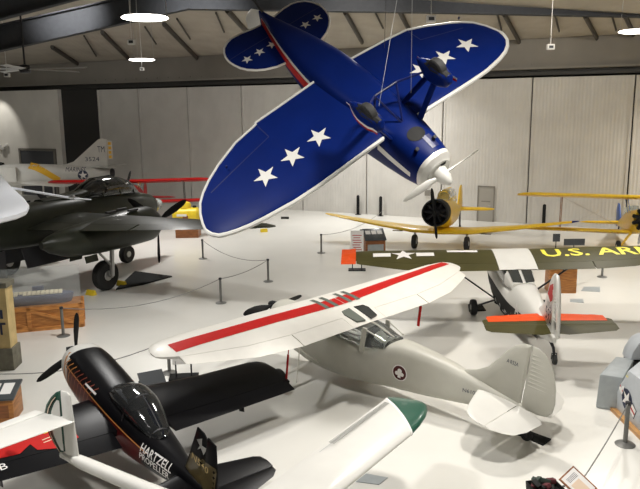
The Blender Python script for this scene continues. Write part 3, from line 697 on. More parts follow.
KF = [(1.66, 1.06, 1.58, .30, 2.2), (1.5, .92, 1.69, .43, 2.5), (1.0, .82, 1.72, .49, 2.8), (.2, .74, 1.69, .50, 2.9), (-.6, .72, 1.64, .49, 2.9), (-1.5, .80, 1.60, .42, 2.7), (-2.3, .94, 1.56, .31, 2.5), (-3.0, 1.10, 1.52, .18, 2.3), (-3.75, 1.26, 1.48, .05, 2.2)]
def pk(c):
    if c.x > 1.08 + .5*max(0, c.z-1.35): return 1
    if c.z < 1.42 + .04*c.x and c.x > -2.1: return 2
    return 0
M['slash'] = mat('rust_red_slash', (.24, .055, .03), .35)
fK = loft(MB(), KF, 36, 6, pick=pk).build('fuselage', ['black', 'white', 'maroon'], rK)
for s in (1, -1):
    decal('gold_line', strip([(1.2, 1.46), (.2, 1.43), (-2.1, 1.35)], .022), (0, s*2, 0), (1, 0, 0), (0, 0, 1), (0, -s, 0), [fK], 'deeporange', fK, .005, .2)
    for i in range(9):
        x = 1.18-.155*i
        decal('flame_slash', strip([(x+.16, .85), (x+.08, 1.40), (x-.0, 1.52), (x-.08, 1.60)], .022), (0, s*2, 0), (1, 0, 0), (0, 0, 1), (0, -s, 0), [fK], 'deeporange' if i < 3 else 'slash', fK, .006, .06)
    decal('nose_ring', strip([(1.2, .85), (1.22, 1.3), (1.34, 1.64)], .06), (0, s*2, 0), (1, 0, 0), (0, 0, 1), (0, -s, 0), [fK], 'deeporange', fK, .006, .1)
lettering('sponsor_lettering', 'HARTZELL', .15, (-2.35, 2, 1.40), (-1, 0, .03), (.03, 0, 1), (0, -1, 0), [fK], 'paper', fK, .85, .008, .015)
lettering('sponsor_lettering', 'PROPELLER', .13, (-2.34, 2, 1.24), (-1, 0, .03), (.03, 0, 1), (0, -1, 0), [fK], 'paper', fK, .82, .008, .012)
decal('small_print_line', [rect(-.3, -.02, .3, .02)], (-2.28, 2, 1.13), (-1, 0, .03), (.03, 0, 1), (0, -1, 0), [fK], 'gunmetal', fK, .008)
decal('canopy_white_line', strip([(.25, 1.52), (-.2, 1.52)], .035), (0, 2, 0), (1, 0, 0), (0, 0, 1), (0, -1, 0), [fK], 'paper', fK, .008, .1)  # plain white line on the fuselage side ahead of the canopy
# bubble canopy
cn = loft(MB(), [(-.28, 1.48, 1.68, .20, 2), (-.45, 1.48, 1.80, .31, 2.1), (-.8, 1.48, 1.95, .37, 2.1), (-1.2, 1.48, 1.96, .37, 2.1), (-1.55, 1.46, 1.85, .32, 2.1), (-1.9, 1.46, 1.70, .23, 2), (-2.1, 1.48, 1.60, .10, 2)], 28, 5).build('canopy', 'glassdark', rK)
bx = MB()
for x, hw, zt in ((-1.2, .375, 1.965), (-1.95, .20, 1.67)):
    bx.tube([(x, hw*cos(a), 1.50+(zt-1.50)*sin(a)) for a in [pi*i/14 for i in range(15)]], .014, 6)
bx.tube([(-1.2, 0, 1.965), (-1.55, 0, 1.855), (-1.95, 0, 1.67)], .012, 6)
bx.build('canopy_frame', 'gunmetal', cn)
bx = MB(); bx.box((-1.15, 0, 1.45), (.1, .42, .55), Matrix.Rotation(-.3, 3, 'Y')); bx.build('seat', 'mattblack', rK)
sp = MB().lathe([(.005, 2.1), (.07, 2.06), (.14, 1.96), (.19, 1.84), (.21, 1.74), (.2, 1.7)], (-.06, 0, 1.33), 'X', 24).build('spinner', 'plastic', rK)
bx = MB()
for a in (88, 208, 328):
    blade(bx, (1.78, 0, 1.33), (0, cos(radians(a)), sin(radians(a))), (1, 0, 0), .98, .17, .6)
bx.build('propeller', 'mattblack', rK)
for s in (1, -1): MB().box((1.70, s*.16, 1.48), (.08, .16, .12)).build('cowl_inlet', 'mattblack', fK)
# tail
MB().plate([(-2.88, 1.5), (-3.0, 2.0), (-3.09, 2.42), (-3.30, 2.42), (-3.40, 2.36), (-3.40, 1.36), (-3.2, 1.4)], .09).build('fin', ['black'], rK)
rd = MB().plate([(-3.42, 2.41), (-3.66, 2.40), (-3.78, 2.0), (-3.86, 1.6), (-3.86, 1.2), (-3.7, 1.1), (-3.42, 1.3)], .08).build('rudder', ['black'], rK)
fin = [o for o in kids(rK) if o.name.startswith('fin')][0]
decal('tail_star', [star(.15, -3.32, 2.2, pi/2, .25)], (0, 2, 0), (1, 0, 0), (0, 0, 1), (0, -1, 0), [fin, rd], 'steel', fin, .008, .1)
M['bronze'] = mat('bronze_tail_paint', (.10, .075, .03), .35, coat=.3, noise=.3, nscale=4)
decal('bronze_panel', [[(-3.0, 1.9), (-3.78, 2.05), (-3.84, 1.3), (-2.93, 1.55)]], (0, 2, 0), (1, 0, 0), (0, 0, 1), (0, -1, 0), [fin, rd], 'bronze', fin, .005, .1)
lettering('tail_lettering', 'N540', .12, (-3.35, 2, 1.88), (-1, 0, 0), (0, 0, 1), (0, -1, 0), [fin, rd], 'tan', fin, .5, .010)
KS = [(.04, -2.86, -3.5, 1.37), (.7, -2.99, -3.5, 1.37), (1.3, -3.1, -3.5, 1.37), (1.42, -3.16, -3.5, 1.37), (1.47, -3.3, -3.5, 1.37)]
KE = [(.1, -3.503, -3.95, 1.37), (.7, -3.503, -3.92, 1.37), (1.3, -3.503, -3.74, 1.37), (1.45, -3.503, -3.62, 1.37)]
for s in (1, -1):
    wing(MB(), stations(KS, .04, 1.47, 6), s, .1, camber=0).build('stabilizer', ['black'], rK)
    wing(MB(), stations(KE, .1, 1.45, 5), s, .1, camber=0).build('elevator', ['black'], rK)
    zg = body_z(PK, RK, .45, s*.85, .2)
    MB().flatbar((.35, s*.3, .92), (.45, s*.82, zg+.08), .12, .04, (1, 0, 0)).build('gear_leg', 'black', rK)
    wheel(MB(), (.45, s*.85, zg), .2, .13).build('main_wheel', ['rubber', 'steel'], rK)
    loft(MB(), [(.85, zg-.05, zg+.1, .03, 2), (.7, zg-.12, zg+.2, .09, 2), (.45, zg-.1, zg+.25, .11, 2), (.1, zg-.06, zg+.14, .06, 2), (-.1, zg, zg+.08, .02, 2)], 16, 3, y0=s*.85).build('wheel_spat', 'black', rK)
zt = body_z(PK, RK, -3.7, 0, .09)
MB().tube([(-3.4, 0, 1.25), (-3.62, 0, 1.1), (-3.7, 0, zt+.05)], .02).build('tail_spring', 'gunmetal', rK)
wheel(MB(), (-3.7, 0, zt), .09, .07).build('tail_wheel', ['rubber', 'steel'], rK)
settle(rK, PK, RK, (.45, 0, body_z(PK, RK, .45, 0, 0)))

# ------------------------------------------------------------------ white twin-boom airplane, bottom edge
PW = (-.75, 9.08, 0); RW3 = rotm(atan2(-.557, .83), 0, 0)
rW = thing('twin_boom_airplane', 'white twin-boom airplane with green striped tail fins and green wing tip, front edge', 'airplane')
fr = [0, .006, .02, .05, .1, .17, .27, .4, .55, .7, .85, 1]
WT = [(-2.4, .92, -.06, 1.66), (-.9, .92, -.06, 1.66), (.5, .92, -.06, 1.66), (2.4, .97, -.07, 1.68), (2.75, .95, -.075, 1.68), (3.0, .92, -.08, 1.68), (3.3, .87, -.085, 1.68), (3.5, .81, -.085, 1.68), (3.66, .72, -.05, 1.68), (3.76, .62, .12, 1.68), (3.80, .5, .3, 1.68)]
def skew(rows):            # wing rows given as (y at LE, y at TE, x LE, x TE, z)
    rings = []
    for yl, yt, le, te, z in rows:
        c = le-te; top = []; bot = []
        for u in fr:
            y = yl+(yt-yl)*u; t = naca(u)*.16*c; cm = .02*c*4*u*(1-u)
            top.append(V((le-u*c, y, z+cm+t))); bot.append(V((le-u*c, y, z+cm-t*.85-.002)))
        rings.append(top+bot[::-1])
    return MB().rings(rings)
w = skew([(-.9, -.9, .92, -.06, 1.66), (.5, .8, .92, -.06, 1.66), (1.6, 2.2, .95, -.065, 1.67), (2.52, 3.6, .97, -.075, 1.68)]).build('wing', ['white'], rW)
skew([(2.50, 3.57, .985, -.085, 1.68), (2.55, 3.63, .985, -.085, 1.68)]).build('wing_tip_joint', ['paper'], w)
skew([(2.56, 3.64, .97, -.075, 1.68), (2.9, 3.67, .94, -.06, 1.68), (3.25, 3.71, .88, .0, 1.68), (3.5, 3.75, .80, .1, 1.68), (3.68, 3.78, .70, .25, 1.68), (3.76, 3.79, .6, .38, 1.68)]).build('wing_tip', ['green'], w)
bx = MB()
for i in range(46):
    y = 1.45 + i*.04; bx.box((.115, y, 1.763), (.10, .012, .008))
bx.build('perforated_air_brake', 'steel', w)
decal('aileron_gap', strip([(.05, 1.2), (.05, 3.2)], .012), (0, 0, 3), (1, 0, 0), (0, 1, 0), (0, 0, -1), [w], 'grey', w, .004, .3)
wing(MB(), [(.9, .92, -.06, 1.66), (2.4, .92, -.06, 1.66), (3.9, .92, -.06, 1.66)], -1, .16, fr=fr).build('wing', ['white'], rW)
for yb in (-.92, -3.9):
    bo = loft(MB(), [(.9, 1.52, 1.74, .10, 2.3), (.2, 1.5, 1.75, .12, 2.5), (-1.5, 1.50, 1.70, .11, 2.5), (-2.9, 1.52, 1.70, .10, 2.5), (-3.4, 1.56, 1.69, .06, 2.3)], 20, 4, y0=yb).build('tail_boom', ['white'], rW)
    fn = MB().plate([(-2.85, 1.62), (-3.0, 1.70), (-3.04, 2.2), (-3.09, 2.67), (-3.16, 2.71), (-3.3, 2.70), (-3.3, 1.62)], .09, 'Y', yb).build('fin', ['white'], rW)
    rp = [(-3.31, 2.70), (-3.42, 2.65), (-3.56, 2.54), (-3.70, 2.38), (-3.78, 2.2), (-3.78, 2.05), (-3.70, 1.88), (-3.56, 1.72), (-3.42, 1.60), (-3.31, 1.58)]
    rdd = MB().plate(rp, .08, 'Y', yb).build('rudder', ['green'], rW)
    for s in (1, -1):
        def arc(k): return [(-3.31+(x+3.31)*k, 2.14+(z-2.14)*(.55+.45*k)) for x, z in rp]
        a1 = arc(.55)
        decal('rudder_stripe', [[a1[i], a1[i+1], (-3.31, a1[i+1][1]), (-3.31, a1[i][1])] for i in range(1, len(a1)-2)], (0, s*3+yb, 0), (1, 0, 0), (0, 0, 1), (0, -s, 0), [rdd], 'white', rdd, .006, .1)
        for kk, w_, mm in ((.68, .018, 'mattblack'), (.74, .018, 'cream'), (.82, .012, 'mattblack')):
            decal('rudder_stripe', strip(arc(kk)[1:-1], w_), (0, s*3+yb, 0), (1, 0, 0), (0, 0, 1), (0, -s, 0), [rdd], mm, rdd, .008, .1)
zS = 2.25
sb = wing(MB(), stations([(.92, -3.04, -3.70, zS), (2.4, -3.24, -3.80, zS), (3.9, -3.04, -3.70, zS)], .92, 3.9, 10), -1, .09, 0, 1, 0).build('stabilizer', ['white'], rW)
wing(MB(), stations([(.98, -3.71, -3.93, zS), (2.4, -3.81, -4.02, zS), (3.84, -3.71, -3.93, zS)], .98, 3.84, 8), -1, .12, 0, 1, 0).build('elevator', ['white'], rW)
loft(MB(), [(3.0, 1.1, 1.3, .1, 2), (2.4, .75, 1.6, .42, 2.4), (1.4, .7, 1.95, .55, 2.5), (.4, .72, 1.95, .55, 2.5), (-.4, .85, 1.75, .42, 2.4), (-.9, 1.1, 1.5, .18, 2)], 24, 4, y0=-2.4).build('fuselage', ['white'], rW)
for x, y in ((2.3, -2.4), (.1, -.92), (.1, -3.9)):
    MB().tube([(x, y, 1.5 if x < 1 else .85), (x, y, .22)], .04).build('gear_leg', 'white', rW); wheel(MB(), (x, y+.0, .2), .2, .13).build('wheel', ['rubber', 'steel'], rW)
settle(rW, PW, RW3, (.3, -2.4, 0))

# ------------------------------------------------------------------ yellow trainer facing us, behind
PT = (6.043, 34.32, 0.0); RT = rotm(radians(-110.27), radians(3.27), radians(.67))
rT = thing('trainer_airplane', 'yellow low-wing trainer airplane with black radial engine facing us near the beige wall', 'airplane')
TW = [(.0, .45, -1.95, .86), (1.5, .35, -1.9, .90), (3.5, -.05, -1.6, 1.12), (5.5, -.4, -1.3, 1.40), (6.1, -.52, -1.22, 1.49), (6.35, -.66, -1.08, 1.53), (6.45, -.85, -.95, 1.54)]
for s in (1, -1):
    w = wing(MB(), stations(TW, 0, 6.45, 9), s, .14, 0, 1, .02, (lambda c: 1 if abs(c.y) > 6.12 else 0) if s > 0 else None).build('wing', ['yellow', M['blue']], rT)
    wheel(MB(), (.2, s*1.3, .36), .36, .22).build('main_wheel', ['rubber', 'steel'], rT)
    MB().tube([(.1, s*1.3, .95), (.18, s*1.28, .6), (.2, s*1.16, .36)], .06).build('gear_leg', 'steel', rT)
    MB().box((.05, s*2.2, .86), (.25, .5, .03)).build('landing_light', 'panedark', w)
TF = [(1.1, 1.42, 2.5, .55, 2.1), (.5, 1.2, 2.5, .60, 2.3), (-.5, 1.02, 2.46, .55, 2.5), (-2, 1.05, 2.35, .5, 2.5), (-3.5, 1.22, 2.1, .36, 2.3), (-5, 1.42, 1.85, .17, 2.1), (-6, 1.5, 1.75, .06, 2)]
loft(MB(), TF, 26, 4).build('fuselage', 'yellow', rT)
bx = MB(); bx.lathe([(.57, 1.85), (.64, 1.78), (.67, 1.5), (.64, 1.0), (.56, .95), (.54, 1.0), (.57, 1.84)], (0, 0, 1.95), 'X', 30, capped=False); cw = bx.build('engine_cowling', 'mattblack', rT)
for i in range(9):
    a = 2*pi*i/9+.3; d = V((0, cos(a), sin(a)))
    bx = MB(); c0 = V((1.45, 0, 1.95))
    for k in range(6): bx.tube([c0+d*(.22+.058*k), c0+d*(.25+.058*k)], .09, 10)
    bx.tube([c0+d*.15, c0+d*.52], .06, 8); bx.tube([c0+d*.14+V((.14, 0, 0)), c0+d*.47+V((.1, .03, 0))], .014, 5)
    bx.build('cylinder', 'gunmetal', cw)
MB().lathe([(.02, 1.80), (.09, 1.78), (.14, 1.65), (.2, 1.45), (.5, 1.3), (.5, 1.28)], (0, 0, 1.95), 'X', 18).build('crankcase', 'gunmetal', cw)
bx = MB()
for d in (1, -1): blade(bx, (1.95, 0, 1.95), (0, -.12*d, d), (1, 0, 0), 1.2, .2, .9)
bx.lathe([(.02, 2.1), (.09, 2.05), (.1, 1.85)], (0, 0, 1.95), 'X', 14); bx.build('propeller', 'mattblack', rT)
cn = loft(MB(), [(-.2, 2.35, 2.5, .25, 2.4), (-.6, 2.35, 2.92, .34, 2.4), (-2.2, 2.3, 2.98, .34, 2.4), (-3.2, 2.1, 2.5, .22, 2.2)], 20, 4).build('canopy', 'glass', rT)
bx = MB()
for x, z in ((-.5, 2.86), (-1.0, 2.95), (-1.6, 2.98), (-2.2, 2.98)): bx.tube([(x, .34*cos(a), 2.4+(z-2.4)*sin(a)) for a in [pi*i/10 for i in range(11)]], .02, 6)
bx.build('canopy_frame', 'yellow', cn)
MB().tube([(.25, -.55, 1.45), (.1, -.68, 1.42), (-.6, -.66, 1.4)], .07).build('exhaust', 'gunmetal', rT)
fin = MB().plate([(-4.9, 1.8), (-5.4, 2.7), (-5.75, 2.95), (-6.05, 2.95), (-6.3, 2.5), (-6.4, 1.8), (-6.3, 1.4), (-5.9, 1.5)], .1).build('fin', ['yellow'], rT)
for s in (1, -1): wing(MB(), stations([(.05, -5.0, -6.2, 1.62), (1.4, -5.2, -6.15, 1.62), (1.8, -5.4, -6.0, 1.62), (1.95, -5.65, -5.8, 1.62)], .05, 1.95, 5), s, .22, 0, 1, 0).build('stabilizer', ['yellow'], rT)
zt = body_z(PT, RT, -5.9, 0, .15)
MB().tube([(-5.7, 0, 1.55), (-5.9, 0, zt)], .05).build('tail_spring', 'gunmetal', rT); wheel(MB(), (-5.9, 0, zt), .15, .1).build('tail_wheel', ['rubber', 'steel'], rT)
settle(rT, PT, RT, (.2, 0, 0))

# ------------------------------------------------------------------ dark green twin-engined bomber, left
YB = radians(62); fB = V((cos(YB), sin(YB), 0)); lB = V((-sin(YB), cos(YB), 0))
OB = V((-8.43, 26.81, 0)) + lB*2.85; RBm = rotm(YB, 0, 0)
rBm = thing('twin_engine_bomber', 'large dark green twin-engined bomber with glazed nose standing at the left', 'airplane')
BF = [(6.3, 2.15, 2.75, .25, 2), (5.8, 1.9, 3.05, .52, 2.2), (4.6, 1.75, 3.3, .72, 2.5), (3, 1.7, 3.4, .78, 2.7), (0, 1.7, 3.45, .78, 2.7), (-3, 1.85, 3.3, .72, 2.6), (-6, 2.2, 3.1, .5, 2.4), (-9, 2.55, 3.0, .22, 2.2), (-9.8, 2.6, 2.95, .1, 2)]
fb = loft(MB(), BF, 30, 4).build('fuselage', 'bomber', rBm)
loft(MB(), [(6.75, 2.3, 2.62, .1, 2), (6.6, 2.2, 2.72, .22, 2), (6.3, 2.12, 2.78, .27, 2), (5.9, 1.93, 3.0, .49, 2.2)], 20, 3).build('nose_glass', 'glass', rBm)
cb = loft(MB(), [(5.1, 3.05, 3.2, .3, 2.3), (4.3, 3.1, 3.85, .56, 2.4), (3.4, 3.1, 4.12, .62, 2.5), (2.4, 3.1, 4.08, .6, 2.5), (1.4, 3.2, 3.6, .42, 2.3), (.6, 3.2, 3.45, .25, 2)], 24, 4).build('cockpit_canopy', 'glassdark', rBm)
bx = MB()
for x, hw, z in ((4.3, .57, 3.86), (3.4, .63, 4.13), (2.4, .61, 4.09)): bx.tube([(x, hw*cos(a), 3.3+(z-3.3)*sin(a)) for a in [pi*i/12 for i in range(13)]], .035, 6)
bx.tube([(4.9, 0, 3.4), (4.3, 0, 3.86), (3.4, 0, 4.13), (2.4, 0, 4.09), (1.4, 0, 3.66)], .035, 6)
for s in (1, -1): bx.tube([(4.5, s*.35, 3.33), (3.4, s*.58, 3.4), (2.2, s*.55, 3.38)], .03, 6)
bx.build('canopy_frame', 'bomber', cb)
loft(MB(), [(2.6, 3.3, 3.88, .5, 2.4), (1.4, 3.3, 3.66, .45, 2.3), (-.5, 3.3, 3.5, .3, 2)], 20, 3).build('dorsal_fairing', 'bomber', rBm)
BWT = [(.5, 1.65, -1.85, 2.55), (3, 1.5, -1.6, 2.62), (6, 1.05, -1.15, 2.80), (9, .62, -.7, 2.98), (10.2, .42, -.5, 3.05), (10.6, .2, -.3, 3.07), (10.7, .05, -.15, 3.08)]
for s in (1, -1):
    w = wing(MB(), stations(BWT, .5, 10.7, 10), s, .15, 0, .76, .02).build('wing', ['bomber'], rBm)
    wing(MB(), stations(BWT, .8, 5.3, 4), s, .15, .765, 1, .02).build('flap', ['bomber'], rBm)
    wing(MB(), stations(BWT, 5.4, 10.2, 4), s, .15, .765, 1, .02).build('aileron', ['bomber'], rBm)
    y0 = s*2.85
    nc = loft(MB(), [(2.85, 1.75, 2.85, .56, 2), (2.6, 1.6, 3.0, .68, 2.1), (1.9, 1.56, 3.02, .72, 2.2), (.6, 1.55, 2.95, .72, 2.3), (-.8, 1.58, 2.82, .68, 2.3), (-1.9, 1.7, 2.72, .52, 2.2), (-2.6, 1.95, 2.58, .30, 2), (-2.95, 2.16, 2.44, .11, 2)], 26, 4, y0=y0).build('engine_nacelle', ['bomber'], rBm)
    MB().lathe([(.50, 2.90), (.56, 2.84), (.5, 2.7), (.1, 2.7)], (0, y0, 2.3), 'X', 22).build('cowl_opening', 'mattblack', nc)
    sp = MB().lathe([(.02, 3.55), (.1, 3.48), (.17, 3.3), (.2, 3.05), (.18, 2.85)], (0, y0, 2.3), 'X', 16).build('propeller_hub', 'gunmetal', rBm)
    for a in (-92, 32, 152):
        bx = MB(); blade(bx, (3.2, y0, 2.3), (0, -cos(radians(a)), sin(radians(a))), (1, 0, 0), 1.85, .3, .7); bx.build('propeller_blade', 'mattblack', sp)
    wheel(MB(), (0, y0+.02, .6), .6, .38).build('main_wheel', ['rubber', 'steel'], rBm)
    bx = MB(); bx.tube([(.1, y0+.32*s, 1.7), (.02, y0+.32*s, .6)], .09); bx.tube([(.02, y0+.34*s, .6), (.02, y0, .6)], .07); bx.tube([(-.5, y0+.25*s, 1.6), (.05, y0+.3*s, 1.0)], .05)
    bx.build('gear_leg', 'steel', rBm)
    for q in (.5, -.5): MB().box((-1.05, y0+q*.8, 1.50), (.6, .03, .26), Matrix.Rotation(.25*(1 if q > 0 else -1), 3, 'X')).build('gear_door', 'bomber', rBm)
    for q, x in ((.3, 1.4), (-.3, 1.4), (.1, .6)): MB().box((x, y0+q, 3.02), (.5, .12, .08)).build('cowl_scoop', 'gunmetal', nc)
wheel(MB(), (4.2, 0, .42), .42, .3).build('nose_wheel', ['rubber', 'steel'], rBm)
bx = MB(); bx.tube([(4.1, .2, 1.8), (4.2, .2, .42)], .06); bx.tube([(4.2, .22, .42), (4.2, -.1, .42)], .05); bx.build('nose_gear_leg', 'steel', rBm)
for s in (1, -1): MB().box((-.4, s*.62, 1.40), (3.0, .03, .75), Matrix.Rotation(.35*s, 3, 'X')).build('bomb_bay_door', 'gunmetal', rBm)
MB().box((-3.2, -.5, 1.2), (1.1, .06, 1.3)).build('ladder_door', 'gunmetal', rBm)
fin = MB().plate([(-7.0, 3.0), (-8.6, 5.2), (-9.2, 5.6), (-9.9, 5.5), (-10.3, 4), (-10.2, 2.9), (-9, 2.8)], .22, edge=.2).build('fin', ['bomber'], rBm)
for s in (1, -1): wing(MB(), stations([(.1, -7.6, -9.9, 3.0), (2.8, -8.2, -9.8, 3.35), (3.3, -8.7, -9.5, 3.4)], .1, 3.3, 4), s, .1, 0, 1, 0).build('stabilizer', ['bomber'], rBm)
settle(rBm, OB, RBm, (0, 0, 0))

# ------------------------------------------------------------------ white jet with yellow band, far left
YJ = 51.0
def jx(u, v): p = atY(u, v, YJ); return p
rJ = thing('jet_attack_airplane', 'pale grey jet lettered MARINES with yellow fuselage band, far left behind the bomber', 'airplane')
pj = atY(112, 168, YJ); PJ = (pj.x, YJ, 0); RJ = rotm(radians(183), 0, 0)
zc = pj.z - .35
JF = [(12.0, zc-.15, zc+.05, .1, 2), (11, zc-.45, zc+.3, .4, 2.1), (9, zc-.75, zc+.55, .62, 2.3), (7, zc-.85, zc+.75, .75, 2.5), (5, zc-.85, zc+.7, .78, 2.5), (3, zc-.7, zc+.6, .68, 2.3), (1.2, zc-.45, zc+.45, .5, 2.1), (.1, zc-.3, zc+.32, .34, 2)]
def pk(c):
    e = c.x - (4.6 + (zc+.6-c.z)*-1.3)
    return 1 if (0 < e < 1.0 and c.z > zc-.35) else 0
fj = loft(MB(), JF, 30, 16, pick=None).build('fuselage', ['jet', 'orangeamber'], rJ)
decal('yellow_band', strip([(5.7, zc+.66), (5.2, zc+.52), (4.6, zc+.22), (4.1, zc-.1), (3.6, zc-.42)], .42), (0, 3, 0), (1, 0, 0), (0, 0, 1), (0, -1, 0), [fj], 'orangeamber', fj, .008, .15)
for s in (1, -1):
    MB().box((7.3, s*.86, zc+.05), (1.6, .28, 1.0)).build('air_intake', 'jet', rJ)
    MB().box((8.06, s*.88, zc+.05), (.16, .34, 1.06)).build('intake_lip', 'redink', rJ)
    wing(MB(), stations([(.5, 6.6, 2.4, zc-.6), (3.6, 3.2, 2.0, zc-.55), (4.1, 2.6, 2.1, zc-.53)], .5, 4.1, 4), s, .07, 0, 1, 0).build('wing', ['jet'], rJ)
    wing(MB(), stations([(.1, 1.6, -.1, zc+.45), (1.5, .0, -.65, zc+.5), (1.75, -.35, -.75, zc+.5)], .1, 1.75, 4), s, .07, 0, 1, 0).build('stabilizer', ['jet'], rJ)
fin = MB().plate([(3.8, zc+.5), (2.7, zc+.85), (1.35, zc+2.0), (.85, zc+2.42), (.55, zc+2.5), (.25, zc+2.4), (.3, zc+.45), (.5, zc+.3)], .14).build('fin', ['jet'], rJ)
rd = MB().plate([(.24, zc+2.35), (-.12, zc+2.3), (-.12, zc+.95), (.22, zc+.95)], .1).build('rudder', ['jet'], rJ)
Dj = (0, -1, 0)
for i in range(4): decal('orange_stripe', [rect(-.10, zc+1.05+.32*i, .22, zc+1.27+.32*i)], (0, 3, 0), (1, 0, 0), (0, 0, 1), Dj, [rd], 'orangeamber', rd, .006)
lettering('tail_code', 'TM', .42, (.68, 3, zc+1.72), (-1, 0, 0), (0, 0, 1), Dj, [fin], 'navyink', fin, .5)
lettering('tail_number', '3524', .30, (1.35, 3, zc+1.02), (-1, 0, 0), (0, 0, 1), Dj, [fin], 'navyink', fin, 1.0)
lettering('service_lettering', 'MARINES', .30, (2.45, 3, zc+.33), (-1, 0, -.03), (-.03, 0, 1), Dj, [fj, fin], 'navyink', fj, 1.35, .01)
decal('star_insignia', [disc(.36)], (1.95, 3, zc-.1), (-1, 0, 0), (0, 0, 1), Dj, [fj], 'navyink', fj, .008, .2)
decal('star_insignia', [star(.33)], (1.95, 3, zc-.1), (-1, 0, 0), (0, 0, 1), Dj, [fj], 'paper', fj, .014, .2)
loft(MB(), [(10.0, zc+.3, zc+.45, .2, 2), (9.4, zc+.35, zc+1.0, .36, 2.1), (8.6, zc+.4, zc+1.1, .38, 2.1), (7.7, zc+.5, zc+.85, .25, 2)], 18, 4).build('canopy', 'glassdark', rJ)
MB().lathe([(.3, .1), (.34, .0), (.28, -.12), (.22, .0)], (0, 0, zc), 'X', 18).build('tail_pipe', 'gunmetal', rJ)
for x, y in ((9.2, 0), (4.6, 1.1), (4.6, -1.1)):
    wheel(MB(), (x, y, .3), .3, .18).build('wheel', ['rubber', 'steel'], rJ); MB().tube([(x, y+.14, zc-.5), (x, y+.14, .3)], .06).build('gear_leg', 'jet', rJ)
settle(rJ, PJ, RJ, (4.6, 0, 0))

# ------------------------------------------------------------------ biplanes
def biplane(name, label, pos, yaw, uz, lz, hs, cols, stag=.5, eng=True, hsl=None):
    r = thing(name, label, 'biplane'); R = rotm(yaw, radians(12), 0); hsl = hsl or hs*.96
    T = [(0, .7, -.7, 0), (hs*.85, .7, -.7, .05), (hs*.95, .55, -.62, .06), (hs, .25, -.35, .06)]
    for s in (1, -1):
        for z, dx, h, nm in ((uz, stag, hs, 'upper_wing'), (lz, 0, hsl, 'lower_wing')):
            zz = z
            tab = [(y*h/hs, a+dx, b+dx, zz+c) for y, a, b, c in T]
            wing(MB(), stations(tab, 0 if nm[0] == 'u' else .3, h, 7), s, .15).build(nm, [cols['wing']], r)
        for x in (.35, -.35):
            MB().flatbar((x, s*hsl*.68, lz+.08), (x+stag, s*hsl*.68, uz), .09, .04, (1, 0, 0)).build('wing_strut', cols['strut'], r)
        bx = MB(); bx.flatbar((.3, s*.3, lz+.75), (stag+.35, s*.55, uz), .07, .03, (1, 0, 0)); bx.flatbar((-.2, s*.3, lz+.75), (stag-.35, s*.55, uz), .07, .03, (1, 0, 0)); bx.build('cabane_strut', cols['cab'], r)
        bx = MB()
        for x in (.1, .2): bx.tube([(x, s*.4, lz+.1), (x+stag, s*hsl*.68, uz)], .006, 4); bx.tube([(x, s*hsl*.68, lz+.1), (x+stag, s*.6, uz)], .006, 4)
        bx.build('brace_wires', 'steel', r)
        zg = body_z(pos, R, .75, s*.9, .3)
        MB().tube([(.6, s*.3, lz), (.75, s*.82, zg)], .06).build('gear_leg', cols['fus'], r); wheel(MB(), (.75, s*.9, zg), .3, .18).build('main_wheel', ['rubber', 'steel'], r)
        wing(MB(), stations([(.05, -4.2, -5.3, lz+.75), (1.7, -4.5, -5.2, lz+.75), (2.05, -4.8, -5.0, lz+.75)], .05, 2.05, 4), s, .2, 0, 1, 0).build('stabilizer', [cols['tailp']], r)
    loft(MB(), [(1.6, lz+.1, lz+1.0, .42, 2.1), (.8, lz-.05, lz+1.1, .48, 2.4), (-1, lz-.02, lz+1.15, .45, 2.5), (-3, lz+.3, lz+1.0, .28, 2.3), (-5, lz+.6, lz+.85, .06, 2)], 22, 4).build('fuselage', [cols['fus']], r)
    zc_ = lz+.55
    for i in range(9 if eng else 0):
        a = 2*pi*i/9; d = V((0, cos(a), sin(a))); c0 = V((1.85, 0, zc_)); bx = MB()
        for k in range(5): bx.tube([c0+d*(.2+.065*k), c0+d*(.235+.065*k)], .10, 9)
        bx.tube([c0+d*.1, c0+d*.54], .07, 8); bx.build('cylinder', 'mattblack', r)
    MB().lathe([(.02, 2.2), (.1, 2.16), (.2, 2.0), (.26, 1.8), (.3, 1.6)], (0, 0, zc_), 'X', 16).build('crankcase', 'gunmetal', r)
    bx = MB()
    for d in (1, -1): blade(bx, (2.2, 0, zc_), (0, .25*d, d), (1, 0, 0), 1.2, .17, .7)
    bx.build('propeller', cols['prop'], r)
    MB().plate([(-4.2, lz+.9), (-4.7, lz+1.8), (-5.1, lz+1.9), (-5.5, lz+1.5), (-5.5, lz+.6), (-4.9, lz+.6)], .08).build('fin', [cols['fin']], r)
    for x in (-.9, -2.0): MB().plate([(x+.25, lz+1.1), (x+.05, lz+1.42), (x, lz+1.42), (x+.15, lz+1.1)], .5, edge=.03).build('windscreen', 'glass', r)
    zt = body_z(pos, R, -4.9, 0, .12)
    MB().tube([(-4.6, 0, lz+.7), (-4.9, 0, zt)], .04).build('tail_spring', 'gunmetal', r); wheel(MB(), (-4.9, 0, zt), .12, .08).build('tail_wheel', ['rubber', 'steel'], r)
    settle(r, pos, R, (.75, 0, body_z(pos, R, .75, 0, 0)))
    return r
YS = 33.5
p = atY(637, 226, YS)
uzw = atY(580, 200, YS).z; lzw = atY(560, 234, YS).z
biplane('biplane', 'yellow biplane with black radial engine at the right edge behind the olive wing', (p.x, YS, 0), radians(-104), uzw, lzw, 5.65, dict(wing='yellow', strut='wooddark', cab='bluelight', fus='yellow', tailp='yellow', prop='steel', fin='bluelight'), hsl=5.2)
YR = 43.0; p = atY(131, 185, YR)
